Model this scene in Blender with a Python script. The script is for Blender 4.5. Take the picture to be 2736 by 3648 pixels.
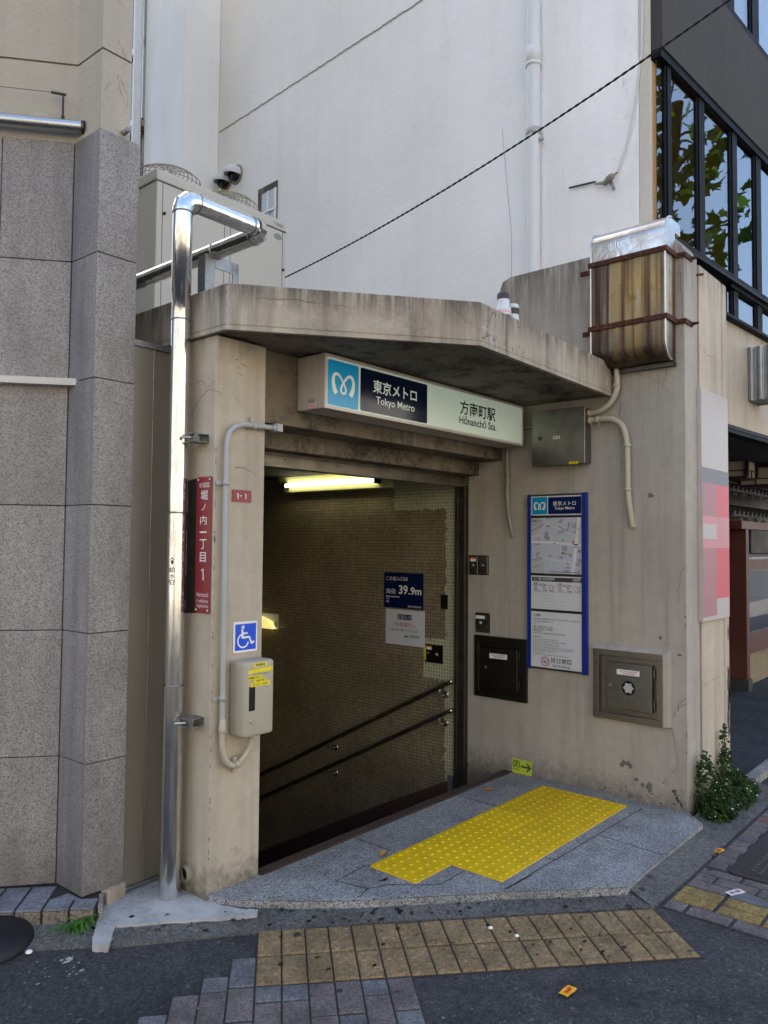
import bpy, bmesh, math, random
from mathutils import Vector, Matrix
R = random.Random(7)
for o in list(bpy.data.objects): bpy.data.objects.remove(o)
scn = bpy.context.scene
COL = scn.collection
rad = math.radians

# ---------------------------------------------------------------- camera, world, sun, exposure
cam_d = bpy.data.cameras.new('camera'); cam = bpy.data.objects.new('camera', cam_d); COL.objects.link(cam)
_p, _r, _y = 0.04114801, 0.00879656, 0.85771477
fwd = Vector((math.sin(_y)*math.cos(_p), math.cos(_y)*math.cos(_p), math.sin(_p)))
r0 = Vector((math.cos(_y), -math.sin(_y), 0)); u0 = r0.cross(fwd)
rt = r0*math.cos(_r)+u0*math.sin(_r); up = u0*math.cos(_r)-r0*math.sin(_r)
M = Matrix((rt, up, -fwd)).transposed().to_4x4(); M.translation = (0, 0, 1.65)
cam.matrix_world = M
cam_d.sensor_fit = 'HORIZONTAL'; cam_d.sensor_width = 36.0; cam_d.lens = 36.0*2741.9/2736.0
cam_d.clip_start = 0.05; cam_d.clip_end = 500
scn.camera = cam
SUN_EL, SUN_AZ = rad(48), math.atan2(0.55, 0.83)
w = bpy.data.worlds.new('World'); scn.world = w; w.use_nodes = True
nt = w.node_tree; bg = nt.nodes['Background']
sky = nt.nodes.new('ShaderNodeTexSky'); sky.sky_type = 'NISHITA'; sky.sun_disc = False
sky.sun_elevation = SUN_EL; sky.sun_rotation = SUN_AZ; sky.air_density = 1.0; sky.dust_density = 2.5; sky.ozone_density = 0.7
nt.links.new(sky.outputs[0], bg.inputs[0]); bg.inputs[1].default_value = 0.15
sl = bpy.data.lights.new('sun', 'SUN'); sl.energy = 4.5; sl.angle = rad(0.5); sl.color = (1, .93, .82)
so = bpy.data.objects.new('sun', sl); COL.objects.link(so)
sd = Vector((math.sin(SUN_AZ)*math.cos(SUN_EL), math.cos(SUN_AZ)*math.cos(SUN_EL), math.sin(SUN_EL)))
so.rotation_euler = sd.to_track_quat('Z', 'Y').to_euler(); so.location = sd*40
scn.view_settings.view_transform = 'Standard'; scn.view_settings.look = 'None'
scn.view_settings.gamma = 1.0; scn.view_settings.exposure = 1.95
scn.cycles.max_bounces = 8; scn.cycles.diffuse_bounces = 4; scn.cycles.glossy_bounces = 4
scn.cycles.use_denoising = True
scn.cycles.sample_clamp_indirect = 4.0

# ---------------------------------------------------------------- node materials
def lin(c):
    if isinstance(c, str):
        c = [int(c[i:i+2], 16)/255 for i in (0, 2, 4)]
        c = [x/12.92 if x <= .04045 else ((x+.055)/1.055)**2.4 for x in c]
    return (c[0], c[1], c[2], 1.0)

class NT:
    def __init__(s, name):
        s.m = bpy.data.materials.new(name); s.m.use_nodes = True
        s.t = s.m.node_tree; s.t.nodes.clear()
        s.out = s.t.nodes.new('ShaderNodeOutputMaterial')
        s.geo = s.t.nodes.new('ShaderNodeNewGeometry'); s.pos = s.geo.outputs['Position']
    def add(s, typ, ins=None, **kw):
        n = s.t.nodes.new('ShaderNode'+typ)
        for k, v in kw.items(): setattr(n, k, v)
        for k, v in (ins or {}).items(): s.set(n.inputs[k], v)
        return n
    def set(s, inp, v):
        if hasattr(v, 'is_output'): s.t.links.new(v, inp)
        else: inp.default_value = v
    def map(s, sc, loc=(0, 0, 0), rot=(0, 0, 0), vec=None):
        return s.add('Mapping', {'Vector': vec or s.pos, 'Scale': sc, 'Location': loc, 'Rotation': rot}).outputs[0]
    def noise(s, sc, det=3, rough=.55, vec=None, out=0, dist=0):
        return s.add('TexNoise', {'Vector': vec or s.pos, 'Scale': sc, 'Detail': det, 'Roughness': rough, 'Distortion': dist}).outputs[out]
    def ramp(s, fac, stops, interp='LINEAR'):
        n = s.add('ValToRGB', {'Fac': fac}); cr = n.color_ramp; cr.interpolation = interp
        while len(cr.elements) < len(stops): cr.elements.new(.5)
        for e, (p, c) in zip(cr.elements, stops):
            e.position = p; e.color = (c, c, c, 1) if isinstance(c, (int, float)) else lin(c)
        return n.outputs[0]
    def mix(s, fac, a, b, mode='MIX'):
        n = s.add('Mix', data_type='RGBA', blend_type=mode, clamp_factor=True)
        s.set(n.inputs[0], fac); s.set(n.inputs[6], lin(a) if isinstance(a, (str, tuple)) else a); s.set(n.inputs[7], lin(b) if isinstance(b, (str, tuple)) else b)
        return n.outputs[2]
    def math(s, op, a, b=0.0, c=None):
        n = s.add('Math', operation=op); s.set(n.inputs[0], a); s.set(n.inputs[1], b)
        if c is not None: s.set(n.inputs[2], c)
        return n.outputs[0]
    def xyz(s, vec=None):
        return s.add('SeparateXYZ', {0: vec or s.pos}).outputs
    def bump(s, h, st=.3, dist=.01, prev=None):
        i = {'Height': h, 'Strength': st, 'Distance': dist}
        if prev: i['Normal'] = prev
        return s.add('Bump', i).outputs[0]
    def bsdf(s, col, rough=.8, metal=0, normal=None, spec=.5, **ex):
        i = {'Base Color': lin(col) if isinstance(col, (str, tuple)) else col, 'Roughness': rough, 'Metallic': metal, 'Specular IOR Level': spec}
        if normal: i['Normal'] = normal
        i.update(ex)
        b = s.add('BsdfPrincipled', i); s.t.links.new(b.outputs[0], s.out.inputs[0]); return s.m

def plain(name, col, rough=.6, metal=0, var=.12, spec=.4, bump=0, bsc=60):
    n = NT(name); f = n.noise(5, 4); g = n.noise(90, 2)
    c = n.mix(n.math('MULTIPLY', f, 1.0), tuple(x*(1-var) for x in lin(col)[:3]), tuple(min(1, x*(1+var)) for x in lin(col)[:3]))
    c = n.mix(.10, c, n.ramp(g, [(.3, .55), (.7, 1.0)]), 'MULTIPLY')
    nm = n.bump(n.noise(bsc, 3), bump, .004) if bump else None
    rg = n.math('MULTIPLY_ADD', f, .25, rough-.12)
    return n.bsdf(c, rg, metal, nm, spec)

def painted_concrete(name, base, streak=.5, mold=0.0, bump=.35, dirt=.5, top=None, pink=0.0):
    n = NT(name)
    big = n.noise(1.6, 4); fine = n.noise(14, 5, .6); grit = n.noise(170, 2)
    b = lin(base)[:3]
    c = n.mix(n.ramp(big, [(.3, 0), (.7, 1)]), tuple(x*.86 for x in b), tuple(min(1, x*1.08) for x in b))
    c = n.mix(n.ramp(fine, [(.35, 0), (.75, .35)]), c, tuple(x*.72 for x in b))
    st = n.noise(1, 5, .6, n.map((9, 9, .55))); st2 = n.noise(1, 3, .6, n.map((34, 34, .9)))
    m = n.math('MULTIPLY', n.ramp(st, [(.45, 0), (.68, 1)]), n.ramp(st2, [(.35, .25), (.7, 1)]))
    c = n.mix(n.math('MULTIPLY', m, streak), c, '5f574c')
    lt = n.ramp(n.noise(1, 4, .6, n.map((22, 22, .6), (5, 2, 1))), [(.58, 0), (.75, .4)])
    c = n.mix(n.math('MULTIPLY', lt, streak), c, 'cfcac0')
    x, y, z = n.xyz()
    # soot that has settled near the foot, where the splash reaches
    g = n.math('MULTIPLY', n.ramp(n.math('ADD', n.math('MULTIPLY', z, 2.2), n.math('MULTIPLY', n.noise(21, 7, .78), .9)), [(.32, 1), (.78, 0)]), dirt)
    c = n.mix(g, c, '4b453c')
    if mold:
        mm = n.ramp(n.noise(2.6, 7, .74), [(.48, 0), (.58, 1)])
        mm = n.math('MULTIPLY', mm, n.ramp(n.noise(40, 4, .7), [(.35, .2), (.6, 1)]))
        c = n.mix(n.math('MULTIPLY', mm, mold), c, '1d1b17')
    if top:
        k = n.math('MULTIPLY', n.ramp(n.math('MULTIPLY', n.math('SUBTRACT', z, top[0]), 1/(top[1]-top[0])), [(0, 0), (1, 1)]),
                   n.ramp(n.noise(1, 5, .72, n.map((19, 19, 1.6))), [(.40, 0), (.56, 1)]))
        c = n.mix(k, c, '3d372e')
    c = n.mix(.22, c, n.ramp(grit, [(.3, .6), (.65, 1)]), 'MULTIPLY')
    h = n.math('ADD', n.math('MULTIPLY', fine, .7), n.math('MULTIPLY', n.noise(70, 4, .7), .5))
    return n.bsdf(c, n.math('MULTIPLY_ADD', fine, .3, .62), 0, n.bump(h, bump, .008), .3)

def stucco(name, base, tint, bump=.5):
    n = NT(name); b = lin(base)[:3]
    big = n.noise(.9, 4); mid = n.noise(6, 5, .6); grain = n.noise(62, 4, .65)
    c = n.mix(n.ramp(big, [(.3, 0), (.7, 1)]), tuple(x*.93 for x in b), tuple(min(1, x*1.04) for x in b))
    st = n.noise(1, 5, .65, n.map((5, 5, .35)))
    c = n.mix(n.math('MULTIPLY', n.ramp(st, [(.5, 0), (.75, 1)]), .3), c, tint)
    c = n.mix(n.math('MULTIPLY', n.ramp(n.noise(1, 4, .7, n.map((26, 26, 1.2))), [(.6, 0), (.78, 1)]), .16), c, '8d8a84')
    c = n.mix(.14, c, n.ramp(grain, [(.3, .7), (.6, 1)]), 'MULTIPLY')
    h = n.math('ADD', n.math('MULTIPLY', mid, 1.2), n.math('MULTIPLY', grain, .55))
    return n.bsdf(c, .85, 0, n.bump(h, bump, .02), .2)

def granite(name, light, dark, pink, sc=150, stain_shade=.45, rough=.55, foot_dirt=0.0):
    n = NT(name)
    v = n.add('TexVoronoi', {'Vector': n.pos, 'Scale': sc}).outputs['Color']
    vv = n.xyz(v)[0]
    c = n.ramp(vv, [(0, dark), (.22, dark), (.36, light), (.62, light), (.74, pink), (1, pink)])
    c = n.mix(n.ramp(n.noise(sc*.55, 3, .6), [(.35, .45), (.62, 0)]), c, dark)
    px_, py_, pz_ = n.xyz()
    slab = n.add('TexWhiteNoise', {'Vector': n.add('CombineXYZ', {0: n.math('FLOOR', n.math('MULTIPLY', px_, 1.1)), 1: 0.0, 2: n.math('FLOOR', n.math('DIVIDE', n.math('SUBTRACT', pz_, .03), .5965))}).outputs[0]}).outputs[0]
    c = n.mix(.6, c, n.ramp(slab, [(0, .78), (1, 1.12)]), 'MULTIPLY')
    st = n.noise(1, 5, .65, n.map((4, 4, .8))); s2 = n.noise(2.2, 4, .6)
    c = n.mix(n.math('MULTIPLY', n.ramp(st, [(.42, 0), (.7, 1)]), stain_shade), c, '4e4a4c')
    c = n.mix(n.math('MULTIPLY', n.ramp(s2, [(.5, 0), (.75, 1)]), stain_shade*.7), c, '54504c')
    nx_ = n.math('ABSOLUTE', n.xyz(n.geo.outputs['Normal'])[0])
    run = n.math('MULTIPLY', n.math('GREATER_THAN', nx_, .9), n.ramp(n.noise(1, 5, .65, n.map((9, 13, .5))), [(.36, .1), (.62, .75)]))  # stain streaks that also paint in the shade on faces square to X
    c = n.mix(n.math('MULTIPLY', run, stain_shade), c, '55525a')
    foot = n.math('MULTIPLY', n.ramp(n.math('ADD', n.math('MULTIPLY', pz_, 1.6), n.noise(13, 5, .7)), [(.5, 1), (1.0, 0)]), foot_dirt)
    c = n.mix(foot, c, '4a4540')
    return n.bsdf(c, n.math('MULTIPLY_ADD', vv, .2, rough-.1), 0, n.bump(n.noise(sc, 2), .12, .002), .4)

def asphalt(name, a='3c3f45', b='4c4d50', spot=.6):
    n = NT(name)
    agg = n.add('TexVoronoi', {'Vector': n.pos, 'Scale': 115}).outputs['Color']; g = n.xyz(agg)[0]
    big = n.noise(1.5, 4, .6); mid = n.noise(11, 4, .6)
    c = n.mix(n.ramp(big, [(.3, 0), (.7, 1)]), a, b)
    c = n.mix(n.ramp(mid, [(.4, 0), (.75, .3)]), c, '2a2b2e')
    pt = n.ramp(n.noise(.8, 6, .7), [(.47, 0), (.53, .45)]); c = n.mix(pt, c, tuple(x*1.5 for x in lin(b)[:3]))
    dust = n.ramp(n.noise(5, 6, .75), [(.52, 0), (.75, .35)]); c = n.mix(dust, c, '6b665c')
    c = n.mix(.75, c, n.ramp(g, [(0, .45), (.55, .95), (1, 1.5)]), 'MULTIPLY')
    c = n.mix(.4, c, n.ramp(n.noise(34, 4, .7), [(.3, .5), (.7, 1.4)]), 'MULTIPLY')
    pebbles = n.ramp(n.xyz(n.add('TexVoronoi', {'Vector': n.pos, 'Scale': 90}).outputs['Color'])[1], [(.985, 0), (.99, .55)])
    c = n.mix(n.math('MULTIPLY', pebbles, .5), c, '8f8f8a')
    gum = n.ramp(n.add('TexVoronoi', {'Vector': n.pos, 'Scale': 7.0, 'Randomness': 1.0}).outputs['Distance'], [(.10, 1), (.16, 0)])
    gum = n.math('MULTIPLY', gum, n.ramp(n.noise(2.3, 3), [(.5, 0), (.56, spot)]))
    c = n.mix(gum, c, '1b1b1d')
    return n.bsdf(c, .85, 0, n.bump(g, .5, .004), .25)

def paver(name, col, spot=.7):
    n = NT(name); b = lin(col)[:3]
    cell = n.noise(1.0, 2, .5, n.map((6.1, 6.1, 1)))
    c = n.mix(n.ramp(cell, [(.35, 0), (.65, 1)]), tuple(x*.78 for x in b), tuple(x*1.18 for x in b))
    g = n.xyz(n.add('TexVoronoi', {'Vector': n.pos, 'Scale': 135}).outputs['Color'])[0]
    c = n.mix(.7, c, n.ramp(g, [(0, .55), (.5, .95), (1, 1.4)]), 'MULTIPLY')
    c = n.mix(.35, c, n.ramp(n.noise(40, 4, .7), [(.3, .5), (.7, 1.35)]), 'MULTIPLY')
    c = n.mix(n.ramp(n.noise(9, 5, .65), [(.5, 0), (.8, .5)]), c, '3a3633')
    gum = n.math('MULTIPLY', n.ramp(n.add('TexVoronoi', {'Vector': n.map((1, 1, 0)), 'Scale': 9.0}).outputs['Distance'], [(.10, 1), (.15, 0)]), n.ramp(n.noise(3.3, 3), [(.52, 0), (.56, spot)]))
    c = n.mix(gum, c, '1f1e1d')
    return n.bsdf(c, .85, 0, n.bump(g, .35, .003), .25)

def steel(name, col='b9b9b7', rough=.28, brushed=(3, 3, 160), grime=.35, bump=.05):
    n = NT(name)
    br = n.noise(1, 3, .6, n.map(brushed)); big = n.noise(7, 5, .6)
    c = n.mix(n.ramp(br, [(.3, 0), (.7, .35)]), col, tuple(x*.6 for x in lin(col)[:3]))
    c = n.mix(n.math('MULTIPLY', n.ramp(big, [(.45, 0), (.72, 1)]), grime), c, '4a463d')
    r = n.math('ADD', n.math('MULTIPLY', br, .15), n.math('MULTIPLY_ADD', big, .25, rough-.15))
    return n.bsdf(c, r, 1.0, n.bump(br, bump, .002), .5)

def chrome_jacket(name):
    n = NT(name)
    wav = n.math('ADD', n.noise(1, 3, .5, n.map((7, 7, 1.0))), n.math('MULTIPLY', n.noise(1, 2, .5, n.map((55, 55, .5))), .16)); f = n.noise(30, 4)
    c = n.mix(n.ramp(f, [(.4, 0), (.8, .4)]), 'e2e2df', 'b0aea8')
    sm = n.ramp(n.noise(1, 5, .65, n.map((14, 14, 3))), [(.45, 0), (.75, .3)]); c = n.mix(sm, c, '8a877f')
    return n.bsdf(c, n.math('ADD', n.math('MULTIPLY_ADD', f, .12, .08), n.math('MULTIPLY', sm, .5)), 1.0, n.bump(wav, .35, .02), .5)

def rust_tank(name):
    n = NT(name)
    st = n.noise(1, 4, .6, n.map((6, 6, .22))); fine = n.noise(1, 4, .6, n.map((24, 24, .9))); s2 = n.noise(3.2, 5, .65); f = n.noise(60, 4, .7)
    x, y, z = n.xyz()
    c = n.mix(n.ramp(s2, [(.35, 0), (.65, 1)]), 'b0935a', '948a70')
    c = n.mix(n.ramp(n.noise(1, 4, .6, n.map((7, 7, .5), (3, 1, 2))), [(.52, 0), (.60, .8)]), c, 'b6bab2')
    dk = n.math('ADD', n.math('MULTIPLY', st, .8), n.math('MULTIPLY', fine, .25))
    c = n.mix(n.ramp(dk, [(.50, 0), (.58, .85)]), c, '66482a'); c = n.mix(n.ramp(dk, [(.585, 0), (.65, .9)]), c, '36252a')
    c = n.mix(n.ramp(n.noise(9, 6, .7), [(.56, 0), (.66, .6)]), c, '6b4a24')
    low = n.ramp(n.math('ADD', n.math('MULTIPLY', n.math('SUBTRACT', 3.10, z), 3.2), n.math('MULTIPLY_ADD', st, 1.6, -.8)), [(.0, 0), (.8, .9)])
    c = n.mix(low, c, '2a1c17')
    c = n.mix(.45, c, n.ramp(f, [(.3, .5), (.7, 1)]), 'MULTIPLY')
    return n.bsdf(c, n.math('MULTIPLY_ADD', s2, .3, .33), .45, n.bump(n.math('ADD', f, n.math('MULTIPLY', s2, 3.0)), .12, .006), .5)
def rust(name):
    n = NT(name); f = n.noise(40, 6, .7); g = n.noise(8, 4)
    c = n.ramp(f, [(.3, '241713'), (.5, '46281d'), (.65, '6b3f27'), (.8, '7d614a')])
    return n.bsdf(n.mix(n.ramp(g, [(.5, 0), (.7, .5)]), c, '3d332e'), .85, 0, n.bump(f, .5, .006), .3)

def glow(name, col, strength, emit=None):
    n = NT(name); f = n.noise(3, 3)
    c = n.mix(f, tuple(x*.95 for x in lin(col)[:3]), col)
    return n.bsdf(c, .25, 0, None, .5, **{'Emission Color': lin(emit or col), 'Emission Strength': strength})

def mosaic(name):
    n = NT(name); x, y, z = n.xyz(); T = .0262
    u = n.math('DIVIDE', y, T); v = n.math('DIVIDE', z, T)
    fu = n.math('FRACT', u); fv = n.math('FRACT', v)
    g = n.math('MAXIMUM', n.math('LESS_THAN', fu, .13), n.math('LESS_THAN', fv, .13))
    idv = n.add('CombineXYZ', {0: n.math('FLOOR', u), 1: n.math('FLOOR', v), 2: 0.0}).outputs[0]
    wn = n.add('TexWhiteNoise', {'Vector': idv}, noise_dimensions='2D').outputs[0]
    tile = n.ramp(wn, [(0, '857a63'), (.5, '8f836a'), (.85, '9a8d73'), (1, '776c56')])
    clean_tile = n.ramp(wn, [(0, '9a9a70'), (.6, 'a3a27a'), (1, '8c8c64')])
    # the strip by the shutter was wiped: there the grout is white again
    j = n.math('MULTIPLY_ADD', n.noise(24, 4, .7), .12, -.06)
    m1 = n.math('LESS_THAN', n.math('ADD', y, j), 3.60)
    m2 = n.math('MULTIPLY', n.math('LESS_THAN', n.math('ADD', y, j), 4.14), n.math('GREATER_THAN', n.math('ADD', z, j), 1.93))
    m3 = n.math('MULTIPLY', n.math('LESS_THAN', n.math('ADD', y, n.math('MULTIPLY', j, .6)), 3.82), n.math('MULTIPLY', n.math('LESS_THAN', n.math('ADD', z, j), .90), n.math('GREATER_THAN', n.math('ADD', z, j), .58)))
    clean = n.math('MAXIMUM', m1, n.math('MAXIMUM', m2, m3))
    grout = n.mix(clean, '463c2c', 'd8d6c4'); t = n.mix(clean, tile, clean_tile)
    dirt = n.noise(2.0, 5, .65)
    t = n.mix(n.math('MULTIPLY', n.ramp(dirt, [(.4, 0), (.7, .45)]), n.math('SUBTRACT', 1.0, clean)), t, '4b3c26')
    c = n.mix(g, t, grout)
    return n.bsdf(c, n.math('MULTIPLY_ADD', g, .4, .3), 0, n.bump(n.math('SUBTRACT', 1.0, g), .4, .002), .45)

def leafmat(name, a, b, tr='6f9a2a'):
    n = NT(name); f = n.noise(23, 3); oi = n.add('ObjectInfo').outputs['Random']
    wn = n.add('TexWhiteNoise', {'Vector': n.map((37, 37, 37))}).outputs[0]
    c = n.mix(n.ramp(f, [(.35, 0), (.65, 1)]), a, b)
    d = n.add('BsdfPrincipled', {'Base Color': c, 'Roughness': .5, 'Specular IOR Level': .35})
    t = n.add('BsdfTranslucent', {'Color': lin(tr)})
    ms = n.add('MixShader', {0: .3, 1: d.outputs[0], 2: t.outputs[0]})
    n.t.links.new(ms.outputs[0], n.out.inputs[0]); return n.m

def window_glass(name, tint='8f9694', boost=.45):
    n = NT(name)
    nm = n.bump(n.noise(1.3, 2), .035, .05)
    gl = n.add('BsdfGlossy', {'Color': lin('e8eef2'), 'Roughness': .01, 'Normal': nm})
    tr = n.add('BsdfTransparent', {'Color': lin(tint)})
    lw = n.add('LayerWeight', {'Blend': boost}).outputs['Fresnel']
    ms = n.add('MixShader', {0: n.math('MINIMUM', n.math('ADD', lw, .08), .95), 1: tr.outputs[0], 2: gl.outputs[0]})
    n.t.links.new(ms.outputs[0], n.out.inputs[0]); return n.m

MT = {}
MT['pillar'] = painted_concrete('pillar_paint', 'bbb09c', .25, dirt=.9, top=(2.5, 2.9))
MT['sidewall'] = painted_concrete('sidewall_paint', 'afa89b', .4, dirt=.75, top=(3.2, 3.9))
MT['canopy'] = painted_concrete('canopy_paint', 'b0a695', .85, .25, dirt=0, top=(2.74, 2.92))
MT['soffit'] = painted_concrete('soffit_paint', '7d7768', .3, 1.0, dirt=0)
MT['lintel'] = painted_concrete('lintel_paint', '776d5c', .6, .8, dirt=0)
MT['roof'] = painted_concrete('roof_slab', '8a857c', .3, .5, dirt=0)
MT['cream'] = painted_concrete('cream_paint', 'c4b8a4', .35, dirt=.5, top=(3.3, 3.8))
MT['white_wall'] = stucco('white_stucco', 'f1efec', 'dcdad6', .28)
MT['white_pier'] = stucco('pier_stucco', 'eaeae8', 'd6d5d1', .3)
MT['corner_cream'] = stucco('corner_stucco', 'cfc6b8', 'bcb2a4', .4)
MT['beige_stucco'] = stucco('beige_stucco', 'aca596', '918a7e', .5)
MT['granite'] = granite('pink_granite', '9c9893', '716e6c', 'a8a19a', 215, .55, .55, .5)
MT['granite_dark'] = plain('joint_black', '2c2a29', .9)
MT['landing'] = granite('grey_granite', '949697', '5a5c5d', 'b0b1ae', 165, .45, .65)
MT['joint'] = plain('joint_dirt', '36332e', .95)
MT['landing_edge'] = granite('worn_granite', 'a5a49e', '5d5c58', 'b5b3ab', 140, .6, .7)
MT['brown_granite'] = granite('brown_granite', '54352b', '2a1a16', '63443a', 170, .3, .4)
MT['asphalt'] = asphalt('asphalt', '303133', '3b3b3c')
MT['kerb'] = asphalt('kerb_concrete', '4b4b49', '5b5a57', .8)
MT['cement'] = painted_concrete('fresh_cement', 'b4b5b3', .3, .35, dirt=0, bump=.5)
MT['tan'] = paver('tan_block', '847052', .6)
MT['tan_far'] = paver('tan_block_far', '8a7648', .5)
MT['purple'] = paver('purple_block', '67605e', .8)
MT['greyblock'] = paver('grey_block', '636467', .8)
MT['redblock'] = paver('red_block', '7a5550', .6)
MT['plinth_tile'] = paver('plinth_tile', '77797f', .3)
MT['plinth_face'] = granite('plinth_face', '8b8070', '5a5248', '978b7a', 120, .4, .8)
def yellow_rubber():
    n = NT('yellow_rubber'); rnd = n.add('ObjectInfo').outputs['Random']
    c = n.mix(rnd, 'd0ab0a', 'dfba12'); d = n.noise(7, 6, .7); e = n.noise(45, 4, .7)
    c = n.mix(n.math('MULTIPLY', n.ramp(d, [(.48, 0), (.78, .6)]), n.ramp(e, [(.3, .4), (.7, 1)])), c, '857528')
    c = n.mix(n.ramp(n.noise(30, 3, .6, n.map((1, 4, 1))), [(.62, 0), (.72, .35)]), c, '6a5d2a')
    return n.bsdf(c, n.math('MULTIPLY_ADD', d, .3, .4), 0, n.bump(e, .15, .003), .35)
MT['yellow'] = yellow_rubber()
MT['chrome'] = chrome_jacket('chrome_jacket')
MT['band'] = steel('band_steel', '9a9a98', .25, grime=.3)
MT['steel'] = steel('cabinet_steel', '8f8d88', .3)
MT['steel_frame'] = steel('frame_steel', '8a857b', .38, grime=.3); MT['steel_dark'] = steel('dark_steel', '59554e', .32, grime=.6)
MT['steel_light'] = steel('light_steel', 'c4c2bd', .25, grime=.2)
MT['galv'] = steel('galvanised', '9b9d9c', .5, (40, 40, 40), .5)
MT['alu'] = plain('aluminium_frame', 'bdb5ab', .35, .25, var=.06)
MT['rail_steel'] = steel('handrail_steel', 'a8a49b', .3, grime=.25)
MT['track'] = steel('track_steel', '6d675d', .45, grime=.6)
MT['shutter'] = steel('shutter_alu', '8f8778', .5, (3, 160, 160), .6)
MT['rust_tank'] = rust_tank('rusted_stainless'); MT['rust'] = rust('rust')

def crinkled(name):
    n = NT(name); f = n.noise(13, 3, .5, dist=1.2); g = n.noise(6, 4)
    c = n.mix(n.ramp(g, [(.45, 0), (.65, .5)]), 'd6d5d2', 'a89a8c')
    return n.bsdf(c, n.math('MULTIPLY_ADD', g, .3, .08), .9, n.bump(f, .07, .03), .5)
MT['tank_cap'] = crinkled('tank_cap')
MT['mosaic'] = mosaic('mosaic_tile')
MT['conduit'] = plain('conduit_grey', 'a9a9a6', .5)
MT['conduit_beige'] = plain('conduit_beige', 'b5ac98', .5)
MT['conduit_dirty'] = plain('conduit_dirty', '8d8676', .6, var=.3)
MT['intercom'] = plain('intercom_grey', 'aaa38f', .4, var=.06)
MT['black'] = plain('black_plastic', '0c0c0e', .35)
MT['rubber'] = plain('black_rubber', '131519', .55, bump=.3, bsc=14)
MT['yellow_label'] = plain('yellow_label', 'e6d400', .5)
MT['ink'] = plain('ink_black', '111111', .5)
MT['ink_grey'] = plain('ink_grey', '3e3c3a', .5)
MT['ink_red'] = plain('ink_red', 'b02a32', .5)
MT['white'] = plain('white_paint', 'e6e6e2', .45, var=.04)
MT['paper'] = plain('paper_white', 'cfd0d2', .6, var=.04)
MT['navy'] = plain('navy_panel', '0a1a44', .15, var=.05)
MT['navy_sign'] = plain('navy_enamel', '0d1f52', .2, var=.05)
MT['frame_blue'] = plain('blue_frame', '10297c', .35)
MT['sky_blue'] = plain('cyan_panel', '0a93bd', .25, var=.04)
MT['wheel_blue'] = plain('wheel_blue', '0b4fd0', .3, var=.04)
MT['maroon'] = plain('maroon_enamel', '8a3137', .35, var=.10)
MT['smear'] = plain('tar_smear', '2b2723', .6, var=.5, bump=.8, bsc=30)
MT['exit_yellow'] = plain('luminous_yellow', 'b9c43a', .5)
MT['exit_green'] = plain('exit_green', '0f4f33', .5)
MT['map_bg'] = plain('map_ground', 'b9bfc6', .4, var=.05); MT['map_green'] = plain('map_tint', 'b3b9b4', .4)
MT['map_block'] = plain('map_block', '9f97a2', .4); MT['map_road'] = plain('map_road', 'd8d9d6', .4)
MT['orange'] = plain('orange_mark', 'd8691c', .5); MT['amber'] = plain('amber_mark', 'c9962e', .5)
MT['pink'] = plain('pink_sticker', 'd8a8b2', .5)
MT['panel_beige'] = plain('beige_panel', '7d776b', .35, .3, var=.05, spec=.5)
MT['ac'] = plain('ac_paint', 'c4c2b8', .5, var=.04); MT['ac_dark'] = plain('ac_gap', '5c5a54', .7)
MT['wire_guard'] = plain('fan_guard', 'a79f86', .6)
MT['pvc'] = plain('pvc_white', 'd6d8d8', .4, var=.04)
MT['spandrel'] = stucco('dark_spandrel', '46433f', '2d2b29', .25)
MT['mullion'] = plain('black_frame', '0b0c0e', .6, var=.2, spec=.12); MT['mullion_edge'] = plain('frame_edge', '23252b', .6, spec=.15)
MT['glass'] = window_glass('window_glass', 'c4cac8', .30); MT['glass_small'] = window_glass('small_glass', '99aaaa', .35)
MT['curtain'] = glow('ochre_curtain_glow', 'b98a3a', .20, 'c8923a'); MT['room'] = plain('room_dark', '1c1a18', .9)  # curtain is no lamp: emission added so the cloth shows bright
MT['banner_top'] = plain('banner_top', 'b9b2ac', .5); MT['banner_grey'] = plain('banner_grey', '77757a', .5)
MT['banner_pink'] = plain('banner_pink', 'c9898f', .5, var=.2); MT['banner_red'] = plain('banner_red', 'cf5e66', .5, var=.15)
MT['banner_mauve'] = plain('banner_mauve', 'a9797f', .5, var=.2)
MT['corrugated'] = steel('corrugated_metal', 'a3a8aa', .45, (2, 2, 2), .35)
MT['dark_wood'] = plain('brown_wood', '5a3126', .5, var=.25); MT['dark_wood2'] = plain('deep_wood', '33191a', .5, var=.25)
MT['lamp_paper'] = plain('lantern_paper', 'a8a493', .6); MT['roof_tile'] = plain('mini_tile', '3c3c3e', .7)
MT['noren'] = plain('navy_cloth', '14163f', .9); MT['stone'] = plain('field_stone', '8a7a5c', .8, var=.4, bump=.6, bsc=12)
MT['shop_floor'] = asphalt('shop_floor', '2a2c30', '34363a', 0)
MT['leaf'] = leafmat('vine_leaf', '17280f', '2c4419', '3c5a1c'); MT['leaf2'] = leafmat('vine_leaf_light', '2a4418', '48662a', '557a24')
MT['tree_leaf_sunlit'] = leafmat('plane_leaf_sunlit', '5c8a22', '88b83a', '9ad040'); MT['tree_leaf'] = leafmat('plane_leaf', '1f3a12', '3a5a1c', '5a8026'); MT['bark'] = plain('bark', '6a5f4d', .9, var=.3, bump=.6)
MT['grass'] = leafmat('grass_blade', '2f6a1e', '4f8a2c'); MT['moss'] = leafmat('moss', '3a5a1a', '4f6f22')
MT['dead_leaf'] = plain('dead_leaf', 'b0702a', .7, var=.25)
MT['flower'] = plain('tiny_flower', 'e8e4d6', .6)
MT['ticket'] = plain('ticket_yellow', 'e2a524', .6); MT['ticket_red'] = plain('ticket_red', 'c2352c', .6)
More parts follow.
